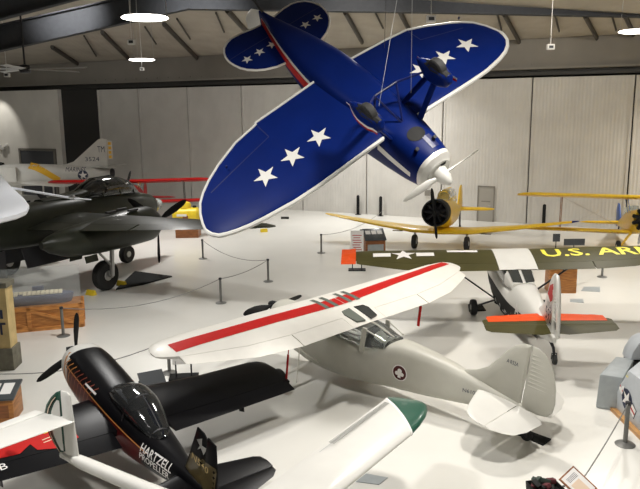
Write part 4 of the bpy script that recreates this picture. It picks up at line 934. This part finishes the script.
biplane('biplane', 'red biplane standing far back behind the dark green bomber', (p.x, YR, 0), radians(-85), atY(131, 183, YR).z, atY(131, 203, YR).z, 4.9, dict(wing='red', strut='mattblack', cab='orangeamber', fus='redink', tailp='redink', prop='mattblack', fin='redink'))

# ------------------------------------------------------------------ white wing tip with a long probe, left edge
zw = 4.9
pts = [fl(u, v, zw) for u, v in ((-70, 150), (0, 173), (13, 188), (25, 198.6), (29, 204), (26.5, 209), (17, 213), (0, 217), (-70, 233))]
rw = thing('hanging_wing', 'bluish white wing tip with a long thin probe jutting in at the left edge', 'wing', (pts[4].x, pts[4].y, zw))
M['coolwhite'] = mat('cool_white_paint', (.86, .89, .95), .35, coat=.2)
bx = MB(); n = len(pts); b0 = V((pts[4].x, pts[4].y, zw)); cen = sum(pts, V((0, 0, 0)))/n
def sc(k, z): return [p + (V((cen.x, cen.y, zw))-p)*0 + (V((pts[0].x*.5+pts[-1].x*.5, pts[0].y*.5+pts[-1].y*.5, zw))-p)*k - b0 + V((0, 0, z)) for p in pts]
bx.rings([sc(.05, .03), sc(.012, .01), sc(0, -.03), sc(.0, -.10), sc(.01, -.15), sc(.05, -.19)], True, True); o = bx.build('wing_skin', 'coolwhite', rw)
a = fl(12, 188, zw-.05)-b0; c = fl(74, 198.5, zw-.06)-b0; e = fl(91, 199.5, zw-.06)-b0
MB().tube([a, c, e], [.035, .026, .012], 8).build('probe', 'coolwhite', rw)
bx = MB(); bx.tube([c+V((0, 0, -.05)), c+V((0, 0, .08))], .03, 8); bx.tube([c-V((.12, 0, -.03)), c+V((.14, -.02, .02))], .018, 8); bx.build('probe_fork', 'steel', rw)
for k in (0, 8): MB().tube([pts[k]-b0, pts[k]-b0+V((0, 0, 8.8-0))], .012, 6).build('hanging_cable', 'steel', rw)

# ------------------------------------------------------------------ stanchions and ropes
def stanchion(loc, label, first=[]):
    if not first:
        r = thing('stanchion', label, 'post', loc, 0, 'rope barrier posts')
        MB().lathe([(.2, 0), (.205, .012), (.18, .03), (.08, .045), (.05, .06)], (0, 0, 0), 'Z', 24).build('base', 'post', r)
        MB().lathe([(.046, .04), (.046, .90)], (0, 0, 0), 'Z', 16).build('pole', 'post', r)
        bx = MB().lathe([(.04, .88), (.058, .885), (.058, .945), (.04, .955), (.01, .96)], (0, 0, 0), 'Z', 16); bx.build('cap', 'gunmetal', r)
        first.append(r)
    else:
        r = copy_tree(first[0]); r.location = loc; r['label'] = label
    return r
S = {}
for k, u, v, lab in (('a', 63.5, 336, 'grey rope post in front of the wooden exhibit crate'), ('b', 221, 303, 'left one of two roped grey posts on open floor below the blue wing'),
                     ('c', 268.3, 281.5, 'grey rope post standing alone between the blue wing and the red-striped wing'), ('d', 321.3, 253, 'dark rope post on the floor left of the red sign stand'),
                     ('e', 203, 258.8, 'grey rope post just below the left tip of the blue wing'), ('f', 169.5, 373, 'grey rope post under the left tip of the red-striped wing'),
                     ('g', 625, 444.5, 'grey rope post in front of the star insignia at lower right'), ('h', 602, 277, 'grey rope post behind the olive wing near the right edge')):
    S[k] = fl(u, v); stanchion(S[k], lab)
def rope(a, b, sag, label, n=14, r=.012):
    a, b = V(a), V(b); pts = [a.lerp(b, i/n) - V((0, 0, sag*4*(i/n)*(1-i/n))) for i in range(n+1)]
    return tag(MB().tube(pts, r, 6).build('barrier_rope', 'rope'), label, 'rope')
T = V((0, 0, .91))
rope(S['e']+T, S['c']+T, .35, 'rope slung between the posts at the blue wing tip and beyond it')
rope(S['b']+T, S['c']+T, .12, 'short rope between the two posts on open floor below the blue wing')
rope(S['a']+T, S['b']+T, .4, 'long rope from the crate post to the post below the blue wing')
rope(S['f']+T, fl(-30, 384, .5)+V((0, 0, .3)), .35, 'rope running behind the black airplane nose to the left edge')
rope(S['d']+T, S['c']+V((6, 14, .91)), .35, 'faint rope running from the dark post towards the yellow trainer')
rope(S['h']+T, S['h']+V((5, -.4, .91)), .3, 'rope leaving the right-hand post towards the right edge')
rope(S['h']+T, fl(573, 290)+V((.1, .2, .9)), .25, 'rope between the right-hand post and the wooden kiosk')
# two-legged sign stands
def sign_stand(loc, label, h, rz=0):
    r = thing('sign_stand', label, 'sign', loc, rz)
    MB().box((0, 0, .02), (.75, .45, .04)).build('base', 'mattblack', r)
    bx = MB()
    for x in (-.2, .2): bx.tube([(x, 0, .03), (x, 0, h*.55)], .022, 8)
    bx.build('leg', 'gunmetal', r)
    p = MB().box((0, 0, h*.72), (.56, .04, h*.56)).build('panel', 'paper', r)
    return r, p
h = 1.75
r_, p_ = sign_stand(fl(357, 270), 'white and red notice on a two-legged stand near the yellow trainer', h, -.05)
for k in range(7): decal('red_text_line', [rect(-.2+.04*(k % 2), -.015, .2-.03*(k % 3), .02)], (0, -.023, h*.52+.105*k), (1, 0, 0), (0, 0, 1), (0, 1, 0), None, 'redink', p_, .002)
r_, p_ = sign_stand(fl(184, 377.5), 'two-legged dark sign stand under the left tip of the red-striped wing', .85, .1)
# screen on a pole and slanted kiosk
def kiosk(name, label, loc, rz, w, d, h, hb, body='wood', top='screen', frame=None):
    r = thing(name, label, 'kiosk', loc, rz)
    bx = MB(); bx.hexa([(-w/2, -d/2, 0), (w/2, -d/2, 0), (w/2, d/2, 0), (-w/2, d/2, 0), (-w/2, -d/2, h), (w/2, -d/2, h), (w/2, d/2, hb), (-w/2, d/2, hb)]); b_ = bx.build('cabinet', body, r, bevel=.01)
    bx = MB()
    t = .05; bx.hexa([(-w/2-.04, -d/2-.05, h), (w/2+.04, -d/2-.05, h), (w/2+.04, d/2+.02, hb), (-w/2-.04, d/2+.02, hb), (-w/2-.04, -d/2-.05, h+t), (w/2+.04, -d/2-.05, h+t), (w/2+.04, d/2+.02, hb+t), (-w/2-.04, d/2+.02, hb+t)])
    tp = bx.build('sloping_panel', top, r, bevel=.008)
    MB().box((0, -d/2-.006, h*.5), (w*.8, .02, h*.55)).build('door_panel', frame or 'woodlight', r)
    bx = MB()
    for x in (-w*.3, 0, w*.3):
        bx.hexa([(x-w*.12, -d*.3, h+t+.2*(hb-h)+.002), (x+w*.12, -d*.3, h+t+.2*(hb-h)+.002), (x+w*.12, d*.3, h+t+.8*(hb-h)+.002), (x-w*.12, d*.3, h+t+.8*(hb-h)+.002),
                 (x-w*.12, -d*.3, h+t+.2*(hb-h)+.008), (x+w*.12, -d*.3, h+t+.2*(hb-h)+.008), (x+w*.12, d*.3, h+t+.8*(hb-h)+.008), (x-w*.12, d*.3, h+t+.8*(hb-h)+.008)])
    bx.build('text_card', 'paper' if frame else 'gunmetal', tp)
    return r
kiosk('information_kiosk', 'wooden lectern with a dark sloping display beside the red notice stand', fl(374, 256), .12, .95, .75, .82, 1.22, 'wooddark', 'screen', 'grey')
kiosk('information_kiosk', 'varnished wooden kiosk behind the fin of the army airplane', fl(560, 291), -.05, 1.0, .7, .95, 1.2, 'wood', 'grey', 'wood')
kiosk('information_kiosk', 'dark-topped wooden stand cut off at the left edge near the white tail', fl(6, 423)+V((-.35, .3, 0)), .12, 1.0, .7, .55, .72, 'wood', 'screen', 'wooddark')
r = thing('display_screen', 'small dark screen on a thin pole right of the notice stand', 'screen', fl(363, 250))
MB().lathe([(.2, 0), (.2, .02), (.03, .05)], (0, 0, 0), 'Z', 16).build('base', 'gunmetal', r); MB().tube([(0, 0, .03), (0, 0, .8)], .025).build('pole', 'gunmetal', r); MB().box((0, -.03, .85), (.32, .05, .4)).build('screen', 'screen', r)
for u, v, lab in ((555, 252, 'small dark screen on a pole behind the olive wing, left of the wide one'), (573, 252, 'wide low dark screen behind the olive wing')):
    r = thing('display_screen', lab, 'screen', fl(u, v+8)); w = .32 if u < 560 else .95
    MB().box((0, 0, .02), (.4, .4, .04)).build('base', 'gunmetal', r); MB().tube([(0, 0, .03), (0, 0, .95)], .025).build('pole', 'gunmetal', r); MB().box((0, -.03, 1.05 if w < .5 else .85), (w, .05, .36 if w < .5 else .3)).build('screen', 'screen', r)
r = thing('reader_board', 'dark sloping board on short legs behind the black wing near its canopy', 'sign', fl(153, 402), .5)
bx = MB(); bx.box((0, 0, .62), (.6, .4, .03), Matrix.Rotation(.55, 3, 'X')); bx.build('board', 'screen', r)
for x in (-.3, .3): MB().tube([(x, 0, 0), (x, 0, .6)], .02).build('leg', 'gunmetal', r)
# bollards at the far wall
bol = None
for u, v, h_, lab in ((358, 214.5, 1.3, 'black post by the far wall above the yellow wing, left one of two'), (380.5, 216, 1.3, 'black post by the far wall above the yellow wing, right one of two'), (515, 222.5, 1.25, 'black post by the far wall right of the personnel door'),
                  (543.5, 226, 1.3, 'black post between the yellow trainer wing tip and the biplane'), (611, 226, 1.3, 'black post left of the biplane engine near the right edge'), (462, 214, 1.0, 'short dark post by the far wall just right of the trainer fin'), (269, 206.5, 1.3, 'black post by the far wall below the leading edge of the blue wing')):
    if bol is None:
        bol = thing('bollard', lab, 'post', fl(u, v), 0, 'black posts along the far wall'); MB().lathe([(.10, 0), (.10, 1.22), (.085, 1.28), (.03, 1.31)], (0, 0, 0), 'Z', 18).build('tube', 'mattblack', bol); MB().lathe([(.2, 0), (.2, .025), (.1, .03)], (0, 0, 0), 'Z', 18).build('flange', 'mattblack', bol); r = bol
    else:
        r = copy_tree(bol); r.location = fl(u, v); r['label'] = lab
    r.scale = (1, 1, h_/1.31)

# ------------------------------------------------------------------ exhibit crate with ship model
q0, q1 = fl(15.6, 333), fl(84, 326.5); ax = (q1-q0); L = ax.length + 1.1; rz = atan2(ax.y, ax.x)
ex = thing('exhibit_crate', 'varnished wooden crate with diagonal braces under a glass case at the left', 'crate', q1, rz)
Hc, Wc = .80, .95
MB().box((-L/2, Wc/2, Hc/2), (L, Wc, Hc)).build('box', 'wood', ex)
bx = MB()
for z in (.06, Hc-.06): bx.box((-L/2, -.015, z), (L, .04, .12))
for x in (-.06, -L/2-.05, -L+.06): bx.box((x, -.015, Hc/2), (.12, .04, Hc))
for x0, x1 in ((-.1, -L/2), (-L/2-.1, -L+.1)):
    d = V((x1-x0, 0, Hc-.2)); bx.box(((x0+x1)/2, -.012, Hc/2), (d.length, .035, .1), Matrix.Rotation(atan2(Hc-.24, -(x1-x0))*1, 3, 'Y'))
for y in (.06, Wc-.06): bx.box((.015, y, Hc/2), (.04, .12, Hc))
bx.build('batten', 'woodmid', ex)
bx = MB()
for a, c in (((-L+.05, .05), (-.05, .05)), ((-.05, .05), (-.05, Wc-.05)), ((-L+.05, Wc-.05), (-.05, Wc-.05))):
    a, c = V((*a, 0)), V((*c, 0)); d = c-a; m_ = (a+c)/2; bx.box((m_.x, m_.y, Hc+.55), (max(abs(d.x), .012), max(abs(d.y), .012), 1.1))
bx.box((-L/2, Wc/2, Hc+1.1), (L-.1, Wc-.1, .012))
M['casepane'] = mat('display_case_glass', (.8, .85, .85), .03, alpha=.07)
bx.build('glass_cover', 'casepane', ex)
sh = thing('ship_model', 'blue-grey model ship with rows of tiny cream parts on deck inside the glass case', 'model', ex.matrix_basis.to_3x3() @ V((0, 0, 0)) + q1 + Matrix.Rotation(rz, 3, 'Z') @ V((-1.45, Wc/2-.1, Hc+.01)), rz)
bx = MB(); prof = [(-1.25, .22), (-1.1, .3), (.8, .3), (1.05, .2), (1.2, .04)]
bx.rings([[V((x*k, y*k2*s, z)) for s in (1,) for x, y in prof] + [V((x*k, -y*k2, z)) for x, y in prof[::-1]] for z, k, k2 in ((0, .92, .6), (.1, .96, .8), (.28, 1, 1.0), (.31, 1, 1.0))]); bx.build('hull', 'shipgrey', sh)
MB().box((.1, .22, .42), (.35, .08, .22)).build('island', 'shipgrey', sh)
bx = MB(); random.seed(3)
for i in range(15):
    for j in (-1, 1):
        if random.random() < .9:
            x = -1.1+.135*i; y = j*.1; bx.box((x, y, .36), (.12, .04, .09), Matrix.Rotation(.5, 3, 'Z')); bx.box((x, y, .35), (.045, .13, .03), Matrix.Rotation(.5, 3, 'Z'))
o = bx.build('deck_aircraft', mat('pale_model_parts', (.86, .80, .62), .6), sh); o['kind'] = 'stuff'
# tan poster pillar at the left edge
q = fl(18, 371); zt = atY(17, 284, q.y).z
pp = thing('poster_pillar', 'tan poster pillar with dark lettering and grey base at the left edge', 'sign', q + V((-.93, .3, 0)), .05)
MB().box((0, 0, .31), (1.6, .6, .62)).build('base', 'tangrey', pp, bevel=.02)
pn = MB().box((-.02, 0, .62+(zt-.75)/2), (1.52, .5, zt-.75)).build('poster', 'tan', pp)
MB().box((0, 0, zt-.06), (1.58, .58, .14)).build('cap', 'tangrey', pp)
decal('red_text_line', [rect(-.62, -.035, .62, .035)], (-.02, -.255, zt-.3), (1, 0, 0), (0, 0, 1), (0, 1, 0), None, 'redink', pn, .003)
decal('dark_text_line', [rect(.18, -.12, .30, .13), rect(.34, -.12, .40, .13), rect(.44, -.12, .52, .10), rect(.56, -.12, .64, .13)], (-.02, -.255, zt-.86), (1, 0, 0), (0, 0, 1), (0, 1, 0), None, 'navyink', pn, .003)
lettering('poster_lettering', 'FT', .34, (.46, -.255, zt-1.26), (1, 0, 0), (0, 0, 1), (0, 1, 0), None, 'navyink', pn, .42, .003, .02)

# ------------------------------------------------------------------ yellow engine on a wooden box
q = fl(187, 238)
tag(MB().box((0, .5, .32), (1.25, 1.0, .64)).build('wooden_box', 'wooddark'), 'low brown wooden box under the yellow machine far back', 'box').location = q
q2 = q + V((-.05, .5, .64))
ye = thing('yellow_engine', 'bright yellow machine on the brown box left of the blue wing', 'machine', q2)
loft(MB(), [(-.75, .15, .75, .3, 3), (-.6, .05, .95, .45, 3.4), (.6, .05, 1.0, .45, 3.4), (.75, .2, .8, .3, 3)], 20, 3).build('body', 'yellowbright', ye)
MB().lathe([(.3, .95), (.32, 1.15), (.26, 1.28), (.1, 1.33)], (-.05, 0, 0), 'Z', 18).build('top_dome', 'yellowbright', ye)
for x in (-.55, .45):
    bx = MB(); bx.lathe([(.1, .9), (.12, 1.05), (.08, 1.1)], (x, 0, 0), 'Z', 12); bx.build('filler_cap', 'mattblack', ye)
MB().box((0, -.44, .45), (.3, .06, .3)).build('access_panel', 'wooddark', ye); MB().box((-.2, -.46, .62), (.55, .04, .12)).build('name_plate', 'paper', ye)
MB().box((0, 0, .04), (1.1, .6, .08)).build('skid', 'gunmetal', ye)

# ------------------------------------------------------------------ floor items
def flat(name, uv, label, cat, mname, t=.03):
    P = [fl(*k) for k in uv]; c = sum(P, V((0, 0, 0)))/4
    bx = MB(); bx.hexa([p-c for p in P] + [p-c+V((0, 0, t)) for p in P]); o = bx.build(name, mname, None); o.location = c + V((0, 0, .001)); return tag(o, label, cat)
flat('drip_tray', ((116, 290), (143, 285), (172, 277), (135, 272)), 'large black drip tray on the floor right of the bomber wheel', 'tray', 'mat', .05)
flat('floor_mat', ((469, 312), (486, 311), (482, 305), (468, 305)), 'black mat under the left wheel of the army airplane', 'mat', 'mat')
flat('floor_mat', ((517, 435), (543, 446), (551, 440), (524, 430)), 'black strip mat under the tail of the red-striped airplane', 'mat', 'mat')
flat('floor_grate', ((356, 482), (379, 485), (388, 478), (366, 474)), 'grey floor grate beside the green-tipped white wing', 'grate', 'grey', .012)
flat('floor_plate', ((581, 291), (600, 292), (600, 287), (584, 287)), 'small grey floor plate right of the army fin, upper one', 'plate', 'grey', .012)
flat('floor_plate', ((570, 302), (584, 303), (583, 299), (570, 299)), 'small grey floor plate right of the army fin, lower one', 'plate', 'grey', .012)
flat('floor_plate', ((281, 219), (289, 219), (289, 217), (281, 217)), 'small dark floor plate below the blue wing leading edge', 'plate', 'mat', .02)
def chock(p, label, rz=0, group=None):
    bx = MB(); bx.hexa([(-.2, -.12, 0), (.2, -.12, 0), (.2, .12, 0), (-.2, .12, 0), (-.2, -.03, .2), (.2, -.03, .2), (.2, .03, .2), (-.2, .03, .2)]); o = bx.build('wheel_chock', 'yellowbright', bevel=.015)
    o.location = p; o.rotation_euler = (0, 0, rz); return tag(o, label, 'chock', group)
w1 = V((-8.43, 26.81, 0))
chock(w1 - fB*.82, 'yellow chock behind the big bomber wheel, left one', YB+pi/2); chock(w1 + fB*.82, 'yellow chock in front of the big bomber wheel, right one', YB+pi/2)
q = V(PA) + RA @ V((-.25, -1.58, 0)); fA = V((RA[0][0], RA[1][0], 0)).normalized()
chock(V((q.x, q.y, 0)) + fA*.52, 'yellow chock ahead of the far wheel of the red-striped airplane', radians(136)+pi/2); chock(V((q.x, q.y, 0)) - fA*.52, 'yellow chock behind the far wheel of the red-striped airplane', radians(136)+pi/2)
chock(fl(264, 232), 'yellow chock on open floor just under the blue wing leading edge', .3)

# ------------------------------------------------------------------ grey cockpit section, right edge
a0, a1 = fl(595, 408), fl(615, 412); b0, b1 = fl(615.5, 411), fl(645, 440)
ck = thing('cockpit_trainer', 'grey cockpit section with star and bars insignia and tan seat at the right edge', 'cockpit', b0)
def up(p, k, uv):       # point above floor point p at the height seen at uv
    return V((p.x, p.y, atY(uv[0], uv[1], p.y).z))
dX = V((1.0, .25, 0)).normalized(); bk = V((.75, 1.0, 0)).normalized()
h1 = up(a0, 0, (599, 374)).z; h2 = up(b0, 0, (617, 392)).z; h3 = up(b0.lerp(b1, .3), 0, (624.6, 370)).z; h4 = up(b1, 0, (645, 386)).z
a2, a3 = a1+bk*1.5, a0+bk*1.5
bx = MB(); q = [a0, a1+V((.1, .0, 0)), a2, a3]; tp = [V((p.x*.98+a0.x*.02, p.y, h1)) for p in q]
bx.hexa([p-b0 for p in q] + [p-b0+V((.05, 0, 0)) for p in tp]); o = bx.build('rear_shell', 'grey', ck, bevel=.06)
# front shell: five-sided face extruded back
pr = [b0+V((0, 0, .06)), b1+V((0, 0, .06)), V((b1.x, b1.y, h4)), b0.lerp(b1, .32)+V((0, 0, h3)), V((b0.x, b0.y, h2))]
ex_ = V((.8, .9, 0)).normalized()*1.1
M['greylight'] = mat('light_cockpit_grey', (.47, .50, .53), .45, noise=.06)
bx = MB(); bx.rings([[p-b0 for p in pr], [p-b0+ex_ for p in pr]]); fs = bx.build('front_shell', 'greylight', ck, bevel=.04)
uu = (b1-b0).normalized(); nn = V((uu.y, -uu.x, 0)); cc = b0.lerp(b1, .36); pz = atY(622, 400, cc.y).z
O_ = V((cc.x, cc.y, pz))-b0
rt = -.42
def rr(pts): return [(x*cos(rt)-y*sin(rt), x*sin(rt)+y*cos(rt)) for x, y in pts]
decal('star_insignia', [rr(rect(-.46, -.11, .46, .15)), rr(disc(.25))], O_+nn*2, uu, (0, 0, 1), -nn, [fs], 'navyink', fs, .006, .3)
decal('star_insignia', [rr(rect(-.44, -.09, -.23, .13)), rr(rect(.23, -.09, .44, .13)), rr(star(.24))], O_+nn*2, uu, (0, 0, 1), -nn, [fs], 'paper', fs, .011, .3)
decal('star_insignia', [rr(rect(-.44, -.01, -.24, .04)), rr(rect(.24, -.01, .44, .04))], O_+nn*2, uu, (0, 0, 1), -nn, [fs], 'redink', fs, .015, .3)
decal('yellow_mark', [rect(-.05, -.04, .06, .04)], V((b0.lerp(b1, .30).x, b0.lerp(b1, .30).y, h3-.12))-b0+nn*2, uu, (0, 0, 1), -nn, [fs], 'letteryellow', fs, .006, .3)
bx = MB(); pl = [b0-nn*-.03-uu*.25, b1+nn*.03+uu*.3]; d = pl[1]-pl[0]; bx.box(((pl[0]+pl[1])/2-b0)+V((0, 0, .04)), (d.length, .16, .08), Matrix.Rotation(atan2(d.y, d.x), 3, 'Z')); bx.build('timber_skid', 'woodlight', ck)
s0_ = V((b0.x+1.05, b0.y+1.25, h1-.05))-b0
bx = MB(); bx.box(s0_+V((.1, 0, -.10)), (.7, .6, .2)); bx.build('cockpit_opening', 'mattblack', ck)
bx = MB(); ps_ = [(-.32, 0), (-.28, .25), (-.12, .52), (.05, .62), (.3, .60), (.5, .3), (.55, 0)]; bx.plate(ps_, .5, 'Y', 0, .05); hb = bx.build('headrest_fairing', 'greylight', ck, bevel=.03); hb.data.transform(Matrix.Translation(s0_ + V((.0, .1, 0))))
bx = MB(); bx.box(s0_+V((.28, -.15, .25)), (.3, .3, .5)); bx.build('seat', 'tan2', ck, bevel=.05)
bx = MB(); bx.tube([s0_+V((.05+.5*k/10, -.1, .62+.28*sin(pi*k/10))) for k in range(11)], .03, 8); bx.build('hose', 'mattblack', ck)

# ------------------------------------------------------------------ sign and black bin, lower right
zs_ = 1.0
sg = thing('barrier_sign', 'tilted cream notice in a dark frame on a post at the bottom right', 'sign', fl(578, 486, zs_)*V((1, 1, 0)) if False else V((fl(578, 484, zs_).x, fl(578, 484, zs_).y, 0)))
b = sg.location
MB().lathe([(.17, 0), (.175, .012), (.15, .03), (.06, .045), (.03, .06)], (0, 0, 0), 'Z', 24).build('base', 'post', sg); MB().lathe([(.03, .04), (.03, .96)], (0, 0, 0), 'Z', 14).build('pole', 'post', sg)
RS = Matrix.Rotation(radians(38), 3, 'X') @ Matrix.Rotation(radians(38), 3, 'Z')
fr_ = MB().box(V((0, 0, 1.0)), (.36, .48, .025), RS).build('frame', 'wooddark', sg)
pg = MB().box(V((0, 0, 1.0)) + RS @ V((0, 0, .010)), (.31, .43, .014), RS).build('page', 'paper', sg)
pic = MB().box(V((0, 0, 1.0)) + RS @ V((-.02, -.06, .016)), (.19, .22, .006), RS).build('picture', 'cream', sg)
bx = MB()
for k in range(4): bx.box(V((0, 0, 1.0)) + RS @ V((.0, .09+.022*k, .017)), (.2, .006, .004), RS)
bx.build('text_lines', 'navyink', sg)
rope(S['g']+T, b + V((.05, .1, .92)), .06, 'rope from the lower right post down to the tilted notice')
q = fl(545, 487, .42); bn = thing('equipment_bin', 'black bin full of dark odds and ends at the bottom edge right of centre', 'bin', (q.x, q.y, 0), .2)
bx = MB(); bx.rings([[V((x*k, y*k, z)) for x, y in ((-.27, -.2), (.27, -.2), (.27, .2), (-.27, .2))] for z, k in ((0, .85), (.46, 1), (.46, .93), (.38, .9))]); bx.build('bin', 'mattblack', bn, bevel=.015)
random.seed(5); M['darkgreenscrap'] = mat('dark_green_foam', (.03, .045, .035), .7, noise=.4); M['scrapred'] = mat('dark_red_cloth', (.10, .02, .025), .8)
for i in range(9):
    bx = MB(); c = V((random.uniform(-.18, .18), random.uniform(-.13, .13), .44+random.uniform(0, .07))); bx.box(c, (.16, .1, .08), rotm(random.uniform(0, 3), random.uniform(-.5, .5), random.uniform(-.5, .5)))
    bx.build('scrap', ['darkgreenscrap', 'mattblack', 'scrapred'][i % 3], bn, bevel=.02)
bx = MB(); bx.tube([(.27, -.05, .42), (.36, -.08, .46), (.40, 0, .40), (.34, .05, .32)], .012, 6); bx.build('cord', 'rope', bn)

# ------------------------------------------------------------------ ceiling fan, hanging boxes, lamps
pf = atY(25, 69, 29)
fan = thing('ceiling_fan', 'large pale-bladed ceiling fan hanging at the upper left', 'fan', pf)
MB().tube([(0, 0, .1), (0, 0, ceil_z(pf.x, pf.y)-pf.z)], .04, 8).build('down_rod', 'gunmetal', fan)
MB().lathe([(.05, -.18), (.2, -.15), (.25, 0), (.2, .14), (.05, .18)], (0, 0, 0), 'Z', 20).build('motor', 'gunmetal', fan)
M['fanblade'] = mat('fan_blade_grey', (.45, .45, .44), .45)
for k in range(5):
    a = radians(-12 + 72*k); d = V((cos(a), sin(a), 0))
    MB().flatbar(d*.2, d*2.7, .24, .03, (-sin(a), cos(a), .25)).build('blade', 'fanblade', fan)
def hangbox(u, v, Y, label, w=.3):
    p = atY(u, v, Y); r = thing('hanging_box', label, 'speaker', p)
    bx = MB(); bx.box((0, 0, 0), (w, w*.7, w*.75)); bx.build('box', 'plastic', r, bevel=.02); MB().box((0, -w*.36, -.0), (w*.6, .02, w*.35)).build('grille', 'screen', r)
    MB().tube([(0, 0, w*.35), (0, 0, ceil_z(p.x, p.y)-p.z)], .014, 6).build('cord', 'plastic', r)
hangbox(131.5, 42, 26, 'small white box hanging on a cord left of the upper lamp', .26); hangbox(142, 69, 38, 'small white box hanging below the lower round lamp', .22); hangbox(550.5, 47, 30, 'small white box hanging on a cord right of the blue wing', .3); hangbox(431, 19, 22, 'small white box hanging above the far blue wing', .28); hangbox(7, 75, 34, 'small pale box hanging at the far upper left corner', .25)

M['diffuser'] = mat('lamp_diffuser', (.9, .9, .88), .5, emit=(1, .96, .88), estr=8)
def lamp(loc, label, power, col, first=[]):
    if not first:
        r = thing('hanging_lamp', label, 'lamp', loc, 0, 'round hanging lamps')
        MB().lathe([(.05, .14), (.3, .13), (.58, .095), (.60, .085), (.05, .08)], (0, 0, 0), 'Z', 36).build('shade', 'plastic', r)
        MB().lathe([(.04, .0), (.35, .005), (.55, .02), (.62, .04), (.635, .06), (.60, .084), (.04, .08)], (0, 0, 0), 'Z', 36).build('diffuser', 'diffuser', r)
        bx = MB()
        for k in range(3):
            a = 2*pi*k/3+.4; bx.tube([(.6*cos(a), .6*sin(a), .05), (.45*cos(a), .45*sin(a), 6)], .009, 5)
        bx.build('suspension_wires', 'steel', r)
        first.append(r)
    else:
        r = copy_tree(first[0]); r.location = loc; r['label'] = label
    wz = ceil_z(loc[0], loc[1]) - loc[2]
    for c in kids(r):
        if c.name.startswith('suspension_wires'): c.scale = (1, 1, wz/6)
    li = bpy.data.lights.new('lamp_light', 'AREA'); li.shape = 'DISK'; li.size = 1.1; li.energy = power; li.color = col; li.spread = radians(140)
    o = bpy.data.objects.new('lamp_light', li); C.objects.link(o); o.location = (0, 0, -.03); o.parent = r
    return r
WARM, COOL = (1, .92, .80), (1, .985, .96)
P0 = 190
lamp(atY(145, 20, 20), 'near round lamp glowing at the top left', P0*1.5, COOL); lamp(atY(142, 61, 36), 'smaller far round lamp glowing below the near one', P0*1.4, COOL); lamp(atY(638, 33, 25), 'round lamp glowing at the top right edge', P0*1.4, WARM)
zl = 9.4  # more lamps added out of sight to light the floor and walls
for x, y, c, k in ((0, 42.5, COOL, .22), (4.6, 42, COOL, .25), (-4.5, 8.5, COOL, 1.25), (3.6, 10.0, WARM, 1.35), (3.0, 18.5, WARM, 1.15), (-20, 27, COOL, 1.0), (21, 34, WARM, 3.0), (-27, 44, COOL, 2.0)):
    lamp((x, y, 10.7 if y == 18.5 else zl if y > 15 else 11.3), 'unseen round hanging lamp added to light the hall', P0*k, c)

# wall washer on the left white wall
li = bpy.data.lights.new('wall_spot', 'SPOT'); li.energy = 800; li.spot_size = radians(60); li.spot_blend = .6; li.color = (1, .96, .88); li.shadow_soft_size = .15
sp = thing('wall_spotlight', 'small spotlight fixed under the roof lighting the white wall', 'lamp', wp(-26.8, 9.6, -3.0))
MB().lathe([(.02, .2), (.12, .18), (.15, -.05), (.13, -.05)], (0, 0, 0), 'Z', 16).build('housing', 'gunmetal', sp); MB().tube([(0, 0, .18), (0, 0, ceil_z(sp.location.x, sp.location.y)-9.6)], .02).build('arm', 'gunmetal', sp)
o = bpy.data.objects.new('wall_spot', li); C.objects.link(o); o.parent = sp; o.location = (0, 0, -.1)
o.rotation_euler = (-WN*-1 + V((0, 0, -1.6))).to_track_quat('-Z', 'Y').to_euler()

first_flood = []  # fill lights added out of sight to brighten the door wall
for sx, yy, e, c_ in ((-21, 30, 900, COOL), (-13, 30, 900, COOL), (-4, 29, 1100, COOL), (6, 28, 1700, WARM), (14, 25, 2300, WARM), (21, 22, 2300, WARM)):
    pw_ = wp(sx, 5.6); pos = V((pw_.x*.75, yy, 12.1))
    if not first_flood:
        r = thing('added_wall_flood', 'unseen fill light added to brighten the hangar doors', 'lamp', pos, 0, 'added fill lights for the door wall')
        MB().box((0, 0, .0), (.4, .25, .3)).build('housing', 'gunmetal', r, bevel=.02); MB().box((0, .135, -.02), (.34, .02, .24)).build('lens', 'diffuser', r); MB().tube([(0, 0, .15), (0, 0, .6)], .02).build('bracket', 'gunmetal', r); first_flood.append(r)
    else:
        r = copy_tree(first_flood[0]); r.location = pos
    li = bpy.data.lights.new('wall_fill_light', 'SPOT'); li.energy = e; li.spot_size = radians(66); li.spot_blend = 1; li.color = c_; li.shadow_soft_size = .2
    o = bpy.data.objects.new('wall_fill_light', li); C.objects.link(o); o.parent = r; o.location = (0, .2, -.02); o.rotation_euler = (pw_-pos).to_track_quat('-Z', 'Y').to_euler()

w = bpy.data.worlds.new('hall_air'); SC.world = w; w.use_nodes = True
w.node_tree.nodes['Background'].inputs['Color'].default_value = (.9, .88, .85, 1); w.node_tree.nodes['Background'].inputs['Strength'].default_value = .05
SC.view_settings.view_transform = 'Standard'; SC.view_settings.look = 'None'; SC.view_settings.gamma = 1; SC.view_settings.use_curve_mapping = False
SC.view_settings.exposure = 0.0
SC.cycles.max_bounces = 8
